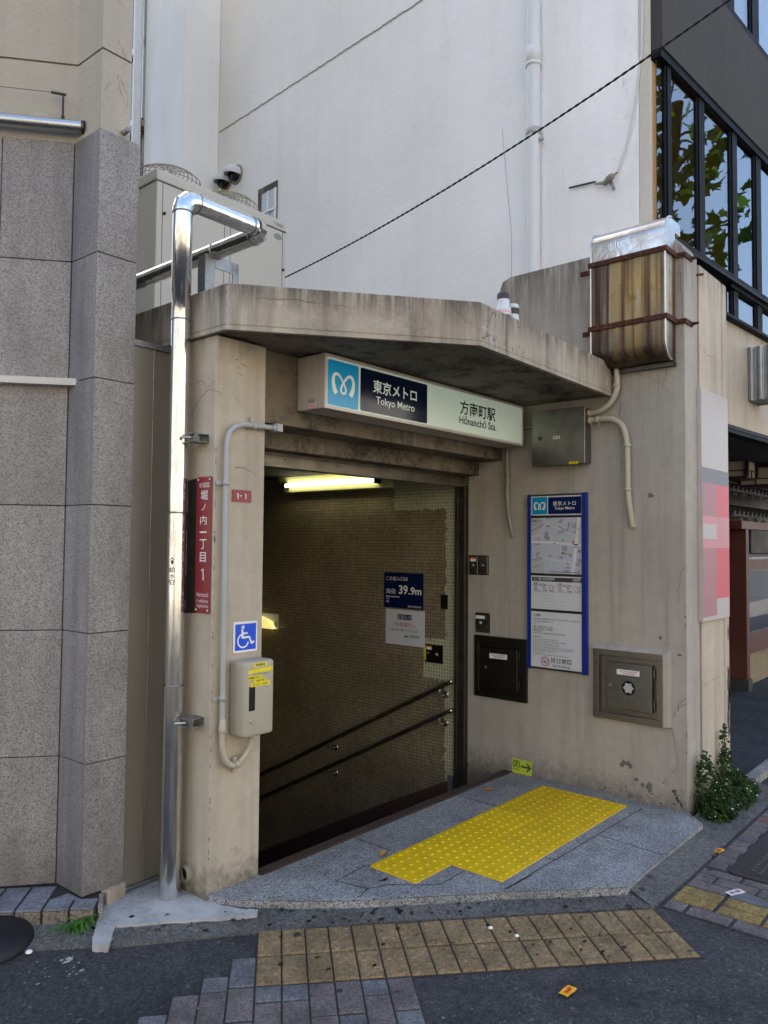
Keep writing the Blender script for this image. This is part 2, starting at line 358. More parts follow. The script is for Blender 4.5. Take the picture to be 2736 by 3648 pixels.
MT['cable'] = plain('cable_black', '1a1a1c', .7); MT['cable_white'] = plain('cable_white', 'c9c9c8', .6)
MT['sign_face'] = glow('sign_face', 'c3d0c4', .045, 'd6f0dc')
MT['sign_cyan'] = glow('sign_cyan', '0a93c8', .03); MT['sign_navy'] = plain('sign_navy', '071634', .12, var=.05)
MT['sign_white'] = glow('sign_white', 'd0dcd2', .04)
MT['tube_lamp'] = glow('tube_lamp', 'ffffe0', 2.4, 'fffbd0'); MT['lamp_body'] = plain('lamp_body', 'd8d6a0', .4)
MT['emerg'] = glow('emergency_lamp', 'fff4c0', .22, 'fff090')
MT['crack'] = plain('crack_dark', '665d50', .95); MT['patch'] = plain('bare_cement', '6d6962', .95, var=.25, bump=.5)
MT['opp_a'] = painted_concrete('facing_house', 'd2c5ac', .1, dirt=0); MT['opp_b'] = painted_concrete('facing_block', 'cfcac1', .1, dirt=0)
MT['opp_win'] = plain('facing_window', '2c333a', .15)
MT['manhole'] = plain('cast_iron', '2b2523', .6, var=.25); MT['manhole_stud'] = plain('cast_iron_worn', '4a4440', .5, var=.25)
MT['beacon_clear'] = plain('beacon_clear', 'cfd2d2', .2)
MT['teal'] = plain('teal_item', '3f9aa8', .5); MT['blue_item'] = plain('blue_item', '3c5aa8', .5)
MT['grate_soft'] = plain('soft_grey', '8f9190', .6)

# ---------------------------------------------------------------- mesh helpers
class FX:                      # a wall that faces -X ; (a, b) are world (y, z)
    def __init__(s, X): s.X = X
    def pt(s, a, b, d=0): return Vector((s.X-d, a, b))
class FY:                      # a wall that faces -Y ; (a, b) are world (x, z)
    def __init__(s, Y): s.Y = Y
    def pt(s, a, b, d=0): return Vector((a, s.Y-d, b))
class FZ:                      # ground
    def __init__(s, Z): s.Z = Z
    def pt(s, a, b, d=0): return Vector((a, b, s.Z+d))
class FR:                      # free frame
    def __init__(s, o, u, v, n): s.o, s.u, s.v, s.n = Vector(o), Vector(u).normalized(), Vector(v).normalized(), Vector(n).normalized()
    def pt(s, a, b, d=0): return s.o+s.u*a+s.v*b+s.n*d

def catmull(pts, n=6):
    P = [Vector(p) for p in pts]; out = []
    for i in range(len(P)-1):
        a, b, c, d = P[max(i-1, 0)], P[i], P[i+1], P[min(i+2, len(P)-1)]
        for k in range(n):
            t = k/n
            out.append(.5*((2*b)+(c-a)*t+(2*a-5*b+4*c-d)*t*t+(3*b-a-3*c+d)*t**3))
    out.append(P[-1]); return out

_tc = {}
def text_geo(body, bold, res=3):
    k = (body, bold)
    if k not in _tc:
        cu = bpy.data.curves.new('t', 'FONT'); cu.body = body; cu.resolution_u = res; cu.offset = bold
        o = bpy.data.objects.new('t', cu); COL.objects.link(o)
        dg = bpy.context.evaluated_depsgraph_get()
        m = bpy.data.meshes.new_from_object(o.evaluated_get(dg))
        vs = [v.co.copy() for v in m.vertices]; fs = [tuple(p.vertices) for p in m.polygons]
        bpy.data.objects.remove(o); bpy.data.curves.remove(cu); bpy.data.meshes.remove(m)
        _tc[k] = (vs, fs)
    return _tc[k]

SPLIT = {'hinge', 'screw', 'latch', 'key_lock', 'foot', 'bolt', 'rafter_end', 'rail', 'stone_base', 'edge_trim', 'beam', 'groove', 'corner_post', 'map_mark'}
class MB:
    def __init__(s): s.v, s.f, s.sm = [], [], []
    def add(s, vs, fs, smooth=False):
        o = len(s.v); s.v += [Vector(p) for p in vs]
        for f in fs: s.f.append(tuple(i+o for i in f)); s.sm.append(smooth)
        return s
    def box(s, x0, x1, y0, y1, z0, z1):
        return s.hexa([(x0, y0, z0), (x1, y0, z0), (x1, y1, z0), (x0, y1, z0), (x0, y0, z1), (x1, y0, z1), (x1, y1, z1), (x0, y1, z1)])
    def hexa(s, p):
        return s.add(p, [(0, 3, 2, 1), (4, 5, 6, 7), (0, 1, 5, 4), (1, 2, 6, 5), (2, 3, 7, 6), (3, 0, 4, 7)])
    def slab(s, fr, a0, a1, b0, b1, d0, d1):
        q = [(a0, b0), (a1, b0), (a1, b1), (a0, b1)]
        return s.hexa([fr.pt(a, b, d0) for a, b in q]+[fr.pt(a, b, d1) for a, b in q])
    def rect(s, fr, a0, a1, b0, b1, d):
        return s.add([fr.pt(a0, b0, d), fr.pt(a1, b0, d), fr.pt(a1, b1, d), fr.pt(a0, b1, d)], [(0, 1, 2, 3)])
    def poly(s, fr, pts, d): return s.add([fr.pt(a, b, d) for a, b in pts], [tuple(range(len(pts)))])
    def rrpts(s, a0, a1, b0, b1, r, n=5):
        sa = 1 if a1 > a0 else -1; out = []
        for cx, cy, t0 in ((a1-sa*r, b1-r, 0), (a0+sa*r, b1-r, 90), (a0+sa*r, b0+r, 180), (a1-sa*r, b0+r, 270)):
            for k in range(n+1):
                t = rad(t0+90*k/n); out.append((cx+sa*r*math.cos(t), cy+r*math.sin(t)))
        return out
    def rrect(s, fr, a0, a1, b0, b1, r, d): return s.poly(fr, s.rrpts(a0, a1, b0, b1, r), d)
    def ext(s, fr, pts, d0, d1):           # extrude an outline between two depths
        n = len(pts); vs = [fr.pt(a, b, d0) for a, b in pts]+[fr.pt(a, b, d1) for a, b in pts]
        return s.add(vs, [tuple(range(n))[::-1], tuple(range(n, 2*n))]+[(i, (i+1) % n, n+(i+1) % n, n+i) for i in range(n)])
    def prism(s, pts, z0, z1): return s.ext(FZ(0), pts, z0, z1)
    def disc(s, fr, a, b, r, d, n=20): return s.poly(fr, [(a+r*math.cos(2*math.pi*k/n), b+r*math.sin(2*math.pi*k/n)) for k in range(n)], d)
    def knob(s, fr, a, b, r, d0, d1, n=16): return s.ext(fr, [(a+r*math.cos(2*math.pi*k/n), b+r*math.sin(2*math.pi*k/n)) for k in range(n)], d0, d1)
    def ring(s, fr, a, b, r0, r1, d, n=28, t0=0, t1=360):
        vs, fs = [], []
        for k in range(n+1):
            t = rad(t0+(t1-t0)*k/n)
            vs += [fr.pt(a+r0*math.cos(t), b+r0*math.sin(t), d), fr.pt(a+r1*math.cos(t), b+r1*math.sin(t), d)]
            if k: fs.append((2*k-2, 2*k-1, 2*k+1, 2*k))
        return s.add(vs, fs)
    def stroke(s, fr, pts, w, d):
        W = w if isinstance(w, (list, tuple)) else [w]*len(pts); vs, fs = [], []
        P = [Vector((p[0], p[1])) for p in pts]
        for i, p in enumerate(P):
            t = (P[min(i+1, len(P)-1)]-P[max(i-1, 0)])
            if t.length < 1e-9: t = Vector((1, 0))
            t.normalize(); nn = Vector((-t.y, t.x))*W[i]/2
            vs += [fr.pt(p.x+nn.x, p.y+nn.y, d), fr.pt(p.x-nn.x, p.y-nn.y, d)]
            if i: fs.append((2*i-2, 2*i-1, 2*i+1, 2*i))
        return s.add(vs, fs)
    def crk(s, fr, pts, w, d):
        n = len(pts); return s.stroke(fr, pts, [w*R.uniform(.25, 1.5)*(1-.6*i/n) for i in range(n)], d)
    def text(s, fr, body, a0, a1, b0, b1, d, bold=0.0):
        vs, fs = text_geo(body, bold)
        if not vs: return s
        x0, x1 = min(v.x for v in vs), max(v.x for v in vs); y0, y1 = min(v.y for v in vs), max(v.y for v in vs)
        kx = (a1-a0)/max(x1-x0, 1e-6); ky = (b1-b0)/max(y1-y0, 1e-6)
        return s.add([fr.pt(a0+(v.x-x0)*kx, b0+(v.y-y0)*ky, d) for v in vs], fs)
    def tube(s, path, r, seg=10, cap=True, smooth=True):
        P = [Vector(p) for p in path]; n = len(P); rs = r if isinstance(r, (list, tuple)) else [r]*n
        vs, fs = [], []; prev = None
        for i in range(n):
            t = (P[min(i+1, n-1)]-P[max(i-1, 0)]).normalized()
            if prev is None:
                a = Vector((0, 0, 1)) if abs(t.z) < .9 else Vector((1, 0, 0)); x = t.cross(a).normalized()
            else: x = (prev-t*prev.dot(t)).normalized()
            prev = x; yv = t.cross(x)
            for k in range(seg):
                q = 2*math.pi*k/seg; vs.append(P[i]+(x*math.cos(q)+yv*math.sin(q))*rs[i])
        for i in range(n-1):
            for k in range(seg): fs.append((i*seg+k, i*seg+(k+1) % seg, (i+1)*seg+(k+1) % seg, (i+1)*seg+k))
        s.add(vs, fs, smooth)
        if cap:
            s.add(vs[:seg], [tuple(range(seg))[::-1]]); s.add(vs[-seg:], [tuple(range(seg))])
        return s
    def lathe(s, c, prof, seg=20, axis=(0, 0, 1), smooth=True):   # prof: (r, h) along axis
        ax = Vector(axis).normalized(); a = Vector((1, 0, 0)) if abs(ax.x) < .9 else Vector((0, 1, 0))
        x = (a-ax*a.dot(ax)).normalized(); y = ax.cross(x); c = Vector(c); vs, fs = [], []
        for r, h in prof:
            for k in range(seg):
                q = 2*math.pi*k/seg; vs.append(c+ax*h+(x*math.cos(q)+y*math.sin(q))*r)
        for i in range(len(prof)-1):
            for k in range(seg): fs.append((i*seg+k, i*seg+(k+1) % seg, (i+1)*seg+(k+1) % seg, (i+1)*seg+k))
        return s.add(vs, fs, smooth)
    def pieces(s):
        par = list(range(len(s.v)))
        def find(i):
            while par[i] != i: par[i] = par[par[i]]; i = par[i]
            return i
        key = {}
        for i, v in enumerate(s.v):
            k = (round(v.x, 5), round(v.y, 5), round(v.z, 5)); j = key.setdefault(k, i)
            if j != i: par[find(i)] = find(j)
        for f in s.f:
            for i in f[1:]: par[find(i)] = find(f[0])
        out = {}
        for f, sm in zip(s.f, s.sm): out.setdefault(find(f[0]), []).append((f, sm))
        res = []
        for fs in out.values():
            m = MB(); mp = {}
            for f, sm in fs:
                m.f.append(tuple(mp.setdefault(i, len(mp)) for i in f)); m.sm.append(sm)
            m.v = [s.v[i] for i in mp]; res.append(m)
        return res
    def build(s, name, mat, parent=None, bevel=0.0, bseg=2, weld=False, **meta):
        if parent is not None and name in SPLIT and not meta.get('one'):
            ps = s.pieces()
            if len(ps) > 1: return [m.build(name, mat, parent, bevel, bseg, weld, one=True) for m in ps][0]
        meta.pop('one', None)
        me = bpy.data.meshes.new(name)
        if parent is None:
            xs = [v.x for v in s.v]; ys = [v.y for v in s.v]
            org = Vector(((min(xs)+max(xs))/2, (min(ys)+max(ys))/2, min(v.z for v in s.v)))
        else:
            p = parent; org = Vector((0, 0, 0))
            while p is not None: org = org+p.location; p = p.parent
        me.from_pydata([v-org for v in s.v], [], s.f)
        me.polygons.foreach_set('use_smooth', s.sm); me.materials.append(MT[mat]); me.update()
        if bevel or weld:
            b = bmesh.new(); b.from_mesh(me)
            if weld: bmesh.ops.remove_doubles(b, verts=b.verts, dist=1e-5)
            bmesh.ops.recalc_face_normals(b, faces=b.faces)
            if bevel:
                es = [e for e in b.edges if len(e.link_faces) == 2 and e.calc_face_angle(0) > rad(30)]
                bmesh.ops.bevel(b, geom=es, offset=bevel, segments=bseg, affect='EDGES', profile=.5, clamp_overlap=True)
            b.to_mesh(me); b.free()
        o = bpy.data.objects.new(name, me); COL.objects.link(o)
        if parent is None: o.location = org
        else: o.parent = parent
        for k, v in meta.items(): o[k] = v
        return o

def thing(name, label, cat, loc, group=None):
    o = bpy.data.objects.new(name, None); COL.objects.link(o); o.location = loc; o.empty_display_size = .1
    o['label'] = label; o['category'] = cat
    if group: o['group'] = group
    return o
def tag(o, label, cat, group=None):
    o['label'] = label; o['category'] = cat
    if group: o['group'] = group
    return o
def struct(name, mb, mat, **k): return mb.build(name, mat, None, kind='structure', **k)
def jag(pts, amp, n=5, rnd=R):
    out = []
    for (a, b), (c, d) in zip(pts, pts[1:]):
        for k in range(n):
            t = k/n; out.append((a+(c-a)*t+rnd.uniform(-amp, amp), b+(d-b)*t+rnd.uniform(-amp, amp)))
    out.append(pts[-1]); return out
def blob(a, b, ra, rb, n=16, j=.3, rnd=R):
    return [(a+ra*math.cos(2*math.pi*k/n)*(1+rnd.uniform(-j, j)), b+rb*math.sin(2*math.pi*k/n)*(1+rnd.uniform(-j, j))) for k in range(n)]
# ---------------------------------------------------------------- the ground
UD = Vector((.755, -.656, 0)); VD = Vector((-.656, -.755, 0))      # along and across the corner cut
mb = MB(); mb.rect(FZ(-.056), -60, 60, -60, 2.9, 0); mb.rect(FZ(-.056), -60, 2.4, 2.9, 5.5, 0); mb.rect(FZ(-.056), 4.95, 60, 2.9, 12, 0)
struct('street', mb, 'asphalt')
def sloped(mb, outer, inner, zo, zi):
    n = len(outer); vs = [(x, y, zo) for x, y in outer]+[(x, y, zi) for x, y in inner]+[(x, y, -.12) for x, y in outer]
    mb.add(vs, [(i, i+1, n+i+1, n+i) for i in range(n-1)]+[(2*n+i, 2*n+i+1, i+1, i) for i in range(n-1)])
mb = MB()
sloped(mb, [(1.10, 3.60), (1.382, 3.36), (1.68, 3.10), (1.754, 3.015), (2.243, 2.65), (2.71, 2.278), (3.176, 1.858), (3.640, 1.44)], [(1.25, 3.80), (1.52, 3.57), (1.82, 3.28), (1.92, 3.20), (2.45, 2.80), (2.78, 2.42), (3.25, 2.02), (3.72, 1.62)], -.048, -.026)
struct('kerb', mb, 'kerb')
mb = MB(); sloped(mb, [(3.630, 1.449), (3.9, 1.436), (5.95, 1.436)], [(3.70, 1.64), (3.9, 1.64), (5.95, 1.74)], -.046, -.005); struct('kerb', mb, 'kerb')
mb = MB(); mb.box(5.95, 12, 1.62, 1.70, -.12, .0); struct('kerb', mb, 'landing_edge')
mb = MB(); mb.box(5.96, 30, 1.70, 9, -.12, -.03); struct('shop_floor', mb, 'shop_floor')
mb = MB(); mb.prism(jag([(1.86, 3.36), (2.03, 3.40), (2.24, 3.40), (2.245, 3.01), (2.30, 2.83), (2.352, 2.775), (2.313, 2.734), (2.10, 2.905), (1.84, 3.124), (1.736, 2.996), (1.69, 3.045), (1.82, 3.24), (1.86, 3.36)], .005, 8)[:-1], -.1, -.0255)
struct('cement_patch', mb, 'cement')
# landing
LP = [(2.243, 3.0), (2.31, 2.862), (2.48, 2.655), (2.66, 2.462), (2.92, 2.235), (3.183, 2.012), (3.42, 1.785), (3.648, 1.578), (3.9, 1.584), (4.16, 1.588), (4.76, 1.592), (4.908, 1.735), (4.908, 2.985), (2.243, 3.01)]
mb = MB(); mb.prism(LP, -.12, 0); land = struct('landing', mb, 'landing', )
mb = MB(); G = FZ(.0015)
for pts in ([(4.79, 1.972), (3.235, 2.006)], [(4.186, 1.98), (4.15, 1.59)], [(3.70, 2.054), (3.70, 1.99)], [(3.222, 2.985), (3.222, 2.70)], [(4.21, 2.985), (4.20, 2.68)],
            [(2.655, 2.46), (2.80, 2.50), (2.90, 2.455), (3.06, 2.271), (3.27, 2.274)], [(2.80, 2.50), (2.754, 2.669), (2.99, 2.69)], [(3.204, 2.012), (3.46, 1.992)]):
    mb.stroke(G, jag(pts, .003, 10), .006, 0)
mb.build('joint', 'joint', land)
mb = MB()                                   # worn pale rim
for k in range(1, 11):
    a, b = Vector(LP[k]), Vector(LP[k+1]) if k < 11 else None
    d = (b-a).normalized(); n2 = Vector((-d.y, d.x))*(-1)
    n2 = Vector((-d.y, d.x)) if (Vector((3.6, 2.4))-a).dot(Vector((-d.y, d.x))) > 0 else -Vector((-d.y, d.x))
    wd = .028 if k < 7 else .012
    N = 8; A = []; Bq = []
    for i in range(N+1):
        p = a+(b-a)*(i/N); A.append(p); Bq.append(p+n2*wd*R.uniform(.4, 1.3))
    for i in range(N): mb.add([(A[i].x, A[i].y, .003), (A[i+1].x, A[i+1].y, .003), (Bq[i+1].x, Bq[i+1].y, .003), (Bq[i].x, Bq[i].y, .003)], [(0, 1, 2, 3)])
mb.build('worn_rim', 'landing_edge', land)
mb = MB(); mb.box(2.552, 4.908, 2.987, 3.062, -.12, .004)
th = struct('threshold', mb, 'brown_granite')
mb = MB()
for y in (3.005, 3.02, 3.035): mb.box(2.552, 4.905, y, y+.004, .0035, .0065)
mb.build('groove', 'joint', th)
mb = MB()
for k in range(26):
    y = 3.062+.30*k; z = -.165*(k+1); mb.box(2.552, 4.908, y, y+.305, z-.3, z)
struct('stairs', mb, 'brown_granite')

# tactile mat, 11 rubber tiles
mat_root = thing('tactile_mat', 'bright yellow studded tactile mat glued on the grey landing before the stairs', 'tactile mat', (3.87, 2.36, 0))
tiles = [(2.992+.2955*k, 2.364) for k in range(6)]+[(3.289+.2955*k, 2.062) for k in range(5)]
for i, (x, y) in enumerate(tiles):
    mb = MB(); T = .2935; c = .006
    mb.prism([(x+c, y), (x+T-c, y), (x+T, y+c), (x+T, y+T+.006-c), (x+T-c, y+T+.006), (x+c, y+T+.006), (x, y+T+.006-c), (x, y+c)], .0, .0065)
    for a in range(5):
        for b in range(5):
            mb.lathe((x+T*(a+.5)/5, y+(T+.006)*(b+.5)/5, .0063), [(.0125, 0), (.0105, .0035), (.006, .005), (.0, .0053)], 10)
    mb.build('tile', 'yellow', mat_root)

# worn tan tactile blocks along the corner cut
O = Vector((2.253, 2.656, 0)); PU, PV = .1016, .2125
tu = Vector((.749, -.6626, 0)).normalized(); tv = Vector((-tu.y*-1, -tu.x, 0)); tv = Vector((-.6626, -.749, 0)).normalized()
def blk(mb, o, u, v, a0, a1, b0, b1, z1=-.046, c=.004, g=.0028):
    a0 += g*1.2; a1 -= g*1.2; b0 += g*2.0; b1 -= g*2.0
    lo = [o+u*a+v*b for a, b in ((a0, b0), (a1, b0), (a1, b1), (a0, b1))]
    hi = [o+u*a+v*b for a, b in ((a0+c, b0+c), (a1-c, b0+c), (a1-c, b1-c), (a0+c, b1-c))]
    P = [(p.x, p.y, -.1) for p in lo]+[(p.x, p.y, z1-c) for p in lo]+[(p.x, p.y, z1) for p in hi]
    mb.add(P, [(0, 1, 5, 4), (1, 2, 6, 5), (2, 3, 7, 6), (3, 0, 4, 7), (4, 5, 9, 8), (5, 6, 10, 9), (6, 7, 11, 10), (7, 4, 8, 11), (8, 9, 10, 11)])
mb = MB()
for i in range(18):
    for j in range(2):
        z = -.046+R.uniform(-.0015, .0015); blk(mb, O, tu, tv, i*PU, (i+1)*PU, j*PV, (j+1)*PV, z)
        if i > 2 or R.random() > .5:
            for a in range(2):
                for b in range(4):
                    if R.random() < .85:
                        p = O+tu*(i*PU+PU*(a+.5)/2)+tv*(j*PV+PV*(b+.5)/4)
                        mb.lathe((p.x, p.y, z-.0005), [(.0155, 0), (.0125, .0025), (.0, .003)], 10)
struct('tactile_paving', mb, 'tan')
mb = MB(); pj = O+tu*-.01+tv*-.005
q = [O+tu*a+tv*b for a, b in ((-.003, -.004), (1.832, -.004), (1.832, .428), (-.003, .428))]
mb.prism([(p.x, p.y) for p in q], -.1, -.0525); struct('paving_bed', mb, 'joint')
# purple and grey paving under the tan rows, stepped on its left side
starts = {-1: .213, -2: .337, -3: .448, -4: .560, -5: .67, -6: .78, -7: .89}
P1, P2 = MB(), MB(); bed = MB()
for i in range(-7, 6):
    b = starts.get(i, .427); pat = R.choice([(.1063, 'g'), (.2125, 'p')]); first = True; k = R.randint(0, 2)
    while b < 2.2:
        L = .1063 if k % 3 == 0 else .2125
        m = P2 if (k % 3 == 0 and L < .2) or (i == -1 and first) else P1
        z = -.047+R.uniform(-.002, .001); blk(m, O, tu, tv, i*PU, (i+1)*PU, b, b+L, z); b += L; k += 1; first = False
    q = [O+tu*a+tv*c for a, c in ((i*PU-.001, starts.get(i, .427)), ((i+1)*PU+.001, starts.get(i, .427)), ((i+1)*PU+.001, 2.25), (i*PU-.001, 2.25))]
    bed.prism([(p.x, p.y) for p in q], -.1, -.0528+.0001*(i % 2))
struct('pavement', P1, 'purple'); struct('pavement', P2, 'greyblock'); struct('paving_bed', bed, 'joint')
# pavement on the right with its own short tan strip
PA, PB, PC, PT = MB(), MB(), MB(), MB(); X0 = Vector((0, 0, 0)); ux = Vector((1, 0, 0)); vy = Vector((0, -1, 0))
for i in range(0, 60):
    x = 3.678+i*.1012; off = 0 if i % 2 else .1; b = -1.424
    if 1 <= i <= 2: off = 0
    rows = [(-1.424, -1.424+.2+ (0 if off == 0 else -.1))] if True else []
    bb = -1.424; first = True
    while bb < 1.4:
        L = .1 if (first and off) else .203
        xa, xb, ya_, yb_ = x, x+.1012, -bb-L, -bb
        if xb > 4.262 and xa < 5.406 and ya_ < 1.311 and yb_ > .264:
            if xa < 4.20 or xb > 5.46: xa, xb = (xa, 4.262) if xa < 4.262 else (5.406, xb)
            elif yb_ > 1.335: ya_ = 1.311
            elif ya_ < .24: yb_ = .264
            elif xa < 4.262-.02: xb = 4.262
            elif xb > 5.406+.02: xa = 5.406
            else: bb += L; first = False; continue
        m = PT if 1 <= i <= 2 else (PC if (i > 13 and i % 5 < 1) else (PA if R.random() < .8 else PB))
        z = -.046+R.uniform(-.0015, .0015); blk(m, X0, ux, Vector((0, 1, 0)), xa, xb, ya_, yb_, z, .004, .0042)
        if m is PT:
            for a in range(2):
                for c in range(4):
                    mb2 = PT; mb2.lathe((x+.1012*(a+.5)/2, -bb-L*(c+.5)/4, z-.0005), [(.015, 0), (.012, .003), (0, .0035)], 8)
        bb += L; first = False
struct('pavement', PA, 'purple'); struct('pavement', PB, 'greyblock'); struct('pavement', PC, 'redblock'); struct('tactile_paving', PT, 'tan_far')
mb = MB(); mb.box(3.676, 9.8, -1.5, 1.43, -.1, -.0527); struct('paving_bed', mb, 'asphalt')
mb = MB(); mb.box(9.8, 40, -1.5, 1.6, -.1, -.047); struct('pavement', mb, 'purple')

# utility cover in the right pavement
mh = thing('utility_cover', 'dark studded cast iron utility cover set in the right pavement', 'manhole cover', (4.84, .8, -.05))
mb = MB(); mb.ext(FZ(0), mb.rrpts(4.268, 5.40, .27, 1.305, .045), -.09, -.044); mb.build('frame', 'manhole', mh)
mb = MB()
for i in range(24):
    for j in range(22):
        x, y = 4.345+i*.043+(.02 if j % 2 else 0), .34+j*.041
        mb.box(x, x+.030, y, y+.016, -.0445, -.039)
mb.build('stud', 'manhole_stud', mh)
mb = MB()
for r in ((4.318, 4.326, .32, 1.255), (5.345, 5.353, .32, 1.255)): mb.box(*r, -.0438, -.0425)
for r in ((4.318, 5.353, 1.247, 1.255), (4.318, 5.353, .32, .328)): mb.box(*r, -.0438, -.0424)
mb.build('rim_groove', 'joint', mh)

# rubber piece at the left edge
mb = MB(); c = (1.40, 3.44)
mb.lathe((c[0], c[1], -.05), [(.215, 0), (.215, .01), (.19, .042), (.14, .064), (.08, .075), (0, .078)], 40)
for r in (): mb.lathe((c[0], c[1], -.05), [(r+.006, .055+(.2-r)*.40), (r, .066+(.2-r)*.36), (r-.006, .060+(.2-r)*.42)], 40)
tag(mb.build('rubber_base', 'rubber'), 'round black rubber sign base lying on the kerb by the granite plinth', 'sign base')

# ---------------------------------------------------------------- station entrance
ent = thing('subway_entrance', 'weathered beige concrete subway entrance with a thick angled canopy over a stairway', 'subway entrance', (3.6, 3.0, 0))
mb = MB(); mb.box(2.24, 2.55, 3.01, 4.4, -.3, 2.648); pil = mb.build('pillar', 'pillar', ent, bevel=.006)
mb = MB()                                            # hairline cracks and chipped edge on the pillar
FP = FY(3.01); FL = FX(2.24)
for pts, wd in (([(3.24, 2.43), (3.12, 2.44), (3.08, 2.40), (3.01, 2.42)], .004), ([(3.2, 2.28), (3.13, 2.36), (3.06, 2.385), (3.01, 2.375)], .005)):
    mb.crk(FL, jag(pts, .005, 6), wd, .0012)
mb.crk(FP, jag([(2.24, 2.375), (2.27, 2.37)], .003), .004, .0012); mb.crk(FP, jag([(2.36, 2.015), (2.42, 2.02), (2.49, 1.99)], .002, 8), .004, .0012)
mb.crk(FP, jag([(2.36, 2.365), (2.38, 2.34), (2.41, 2.31)], .004, 4), .002, .0012)
mb.crk(FP, jag([(2.245, 1.91), (2.28, 1.905)], .003, 4), .002, .0012)
for k in range(9):
    a = 2.37+R.uniform(-.03, .05); b = 2.54+R.uniform(-.09, .06); mb.crk(FP, jag([(a, b), (a+R.uniform(.015, .05), b-R.uniform(.002, .012))], .002, 4), R.uniform(.001, .004), .0012)
mb.build('crack', 'crack', pil)
mb = MB()
for k in range(34):
    z = R.uniform(.08, 2.1); mb.poly(FP, blob(2.2465, z, R.uniform(.002, .0045), R.uniform(.003, .016), 8), .0014)
mb.build('chipped_edge', 'landing_edge', pil)

mb = MB()
prof = [(1.73, -.1), (1.73, 3.545), (1.76, 3.60), (1.815, 3.665), (2.36, 3.655), (3.02, 3.655), (3.085, 3.63), (3.11, 3.575), (3.115, 2.95), (3.39, 2.9), (3.39, -3.0), (3.06, -3.0), (3.0, -.1)]
mb.ext(FX(4.91), prof, 0, -.235)
sw = mb.build('side_wall', 'sidewall', ent, bevel=.007)
FW = FX(4.91)
mb = MB()
for pts, wd in (([(1.734, 1.525), (1.775, 1.46), (1.782, 1.21), (1.744, 1.155)], .003), ([(1.735, .70), (1.785, .66), (1.79, .62), (1.825, .56), (1.83, .50)], .004),
                ([(1.738, .665), (1.79, .64), (1.815, .59), (1.838, .53), (1.80, .40), (1.79, .27), (1.875, .17), (1.83, .11)], .003), ([(1.846, .512), (1.81, .42), (1.80, .30)], .0025),
                ([(2.16, 2.62), (2.165, 2.45), (2.155, 2.3), (2.16, 2.05)], .004), ([(1.86, 2.85), (1.85, 2.76), (1.875, 2.68)], .004), ([(2.05, 2.79), (1.95, 2.74), (1.87, 2.69), (1.80, 2.60)], .0022),
                ([(1.83, 2.9), (1.76, 2.885), (1.735, 2.89)], .0025), ([(1.76, 3.4), (1.745, 3.2), (1.75, 3.0)], .004)):
    mb.crk(FW, jag(pts, .006, 7), wd, .0013)
mb.crk(FY(1.73), jag([(4.915, 1.52), (4.96, 1.40)], .005), .002, .0013); mb.crk(FY(1.73), jag([(4.95, 2.25), (4.96, 2.12), (5.0, 2.1)], .004), .002, .0013)
for pts in ([(1.83, .127), (1.79, .06), (1.77, .02)],): mb.crk(FW, jag(pts, .016, 9), .016, .0013)
for k in range(14): mb.poly(FW, blob(R.uniform(1.74, 2.3), abs(R.gauss(.02, .05))+.005, R.uniform(.003, .012), R.uniform(.003, .012), 9, .5), .0014)
for k in range(90): mb.poly(FW, blob(R.uniform(2.9, 3.36), R.uniform(1.85, 2.32), R.uniform(.001, .0025), R.uniform(.0015, .004), 6, .4), .0014)
mb.build('crack', 'crack', sw)
mb = MB()
for a, b, ra, rb in ((1.954, 1.978, .022, .016), (1.898, 1.064, .011, .012), (1.777, .966, .013, .009), (2.06, .135, .018, .012), (2.02, .11, .012, .012), (1.975, .105, .02, .03), (3.0, 3.05, .006, .008), (2.1, .02, .02, .014)):
    mb.poly(FW, blob(a, b, ra, rb, 18, .28), .0016)
pts = blob(2.13, .20, .045, .045, 22, .22); mb.ext(FW, pts[:12]+[(a*.45+2.13*.55, b*.45+.19*.55) for a, b in pts[:12][::-1]], .001, .002)
for k in range(5): mb.poly(FW, blob(1.738, R.uniform(.35, 1.4), .0035, R.uniform(.006, .02), 8), .0016)
mb.build('bare_patch', 'patch', sw)

CAN = [(2.212, 4.9), (2.215, 2.911), (3.212, 2.146), (4.908, 2.203), (4.908, 4.9)]
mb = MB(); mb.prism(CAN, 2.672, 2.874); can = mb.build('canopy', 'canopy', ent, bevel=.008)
mb = MB()
inn = [(2.24, 4.85), (2.243, 2.924), (3.218, 2.176), (4.906, 2.233), (4.906, 4.85)]
for i in range(3):                                    # drip lip: a thin band below the fascia all round
    a0, a1, b0, b1 = CAN[i], CAN[i+1], inn[i], inn[i+1]
    mb.hexa([(a0[0], a0[1], 2.651), (a1[0], a1[1], 2.651), (b1[0], b1[1], 2.651), (b0[0], b0[1], 2.651), (a0[0], a0[1], 2.6725), (a1[0], a1[1], 2.6725), (b1[0], b1[1], 2.6725), (b0[0], b0[1], 2.6725)])
mb.build('drip_edge', 'canopy', can)
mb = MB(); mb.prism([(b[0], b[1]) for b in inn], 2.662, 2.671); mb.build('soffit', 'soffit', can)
mb = MB()                                             # hairline cracks and spalled spots on the fascia
d1 = Vector((3.212-2.215, 2.146-2.911, 0)); L1 = d1.length; FC1 = FR((2.215, 2.911, 0), d1, (0, 0, 1), (-.609, -.793, 0)); FC2 = FR((3.212, 2.146, 0), (1, .0336, 0), (0, 0, 1), (.0336, -1, 0))
for pts in ([(.15, 2.81), (.3, 2.815), (.5, 2.80), (.62, 2.80)], [(1.10, 2.86), (1.15, 2.79), (1.2, 2.76), (1.25, 2.72)]): mb.crk(FC1, jag(pts, .005, 9), .003, .0015)
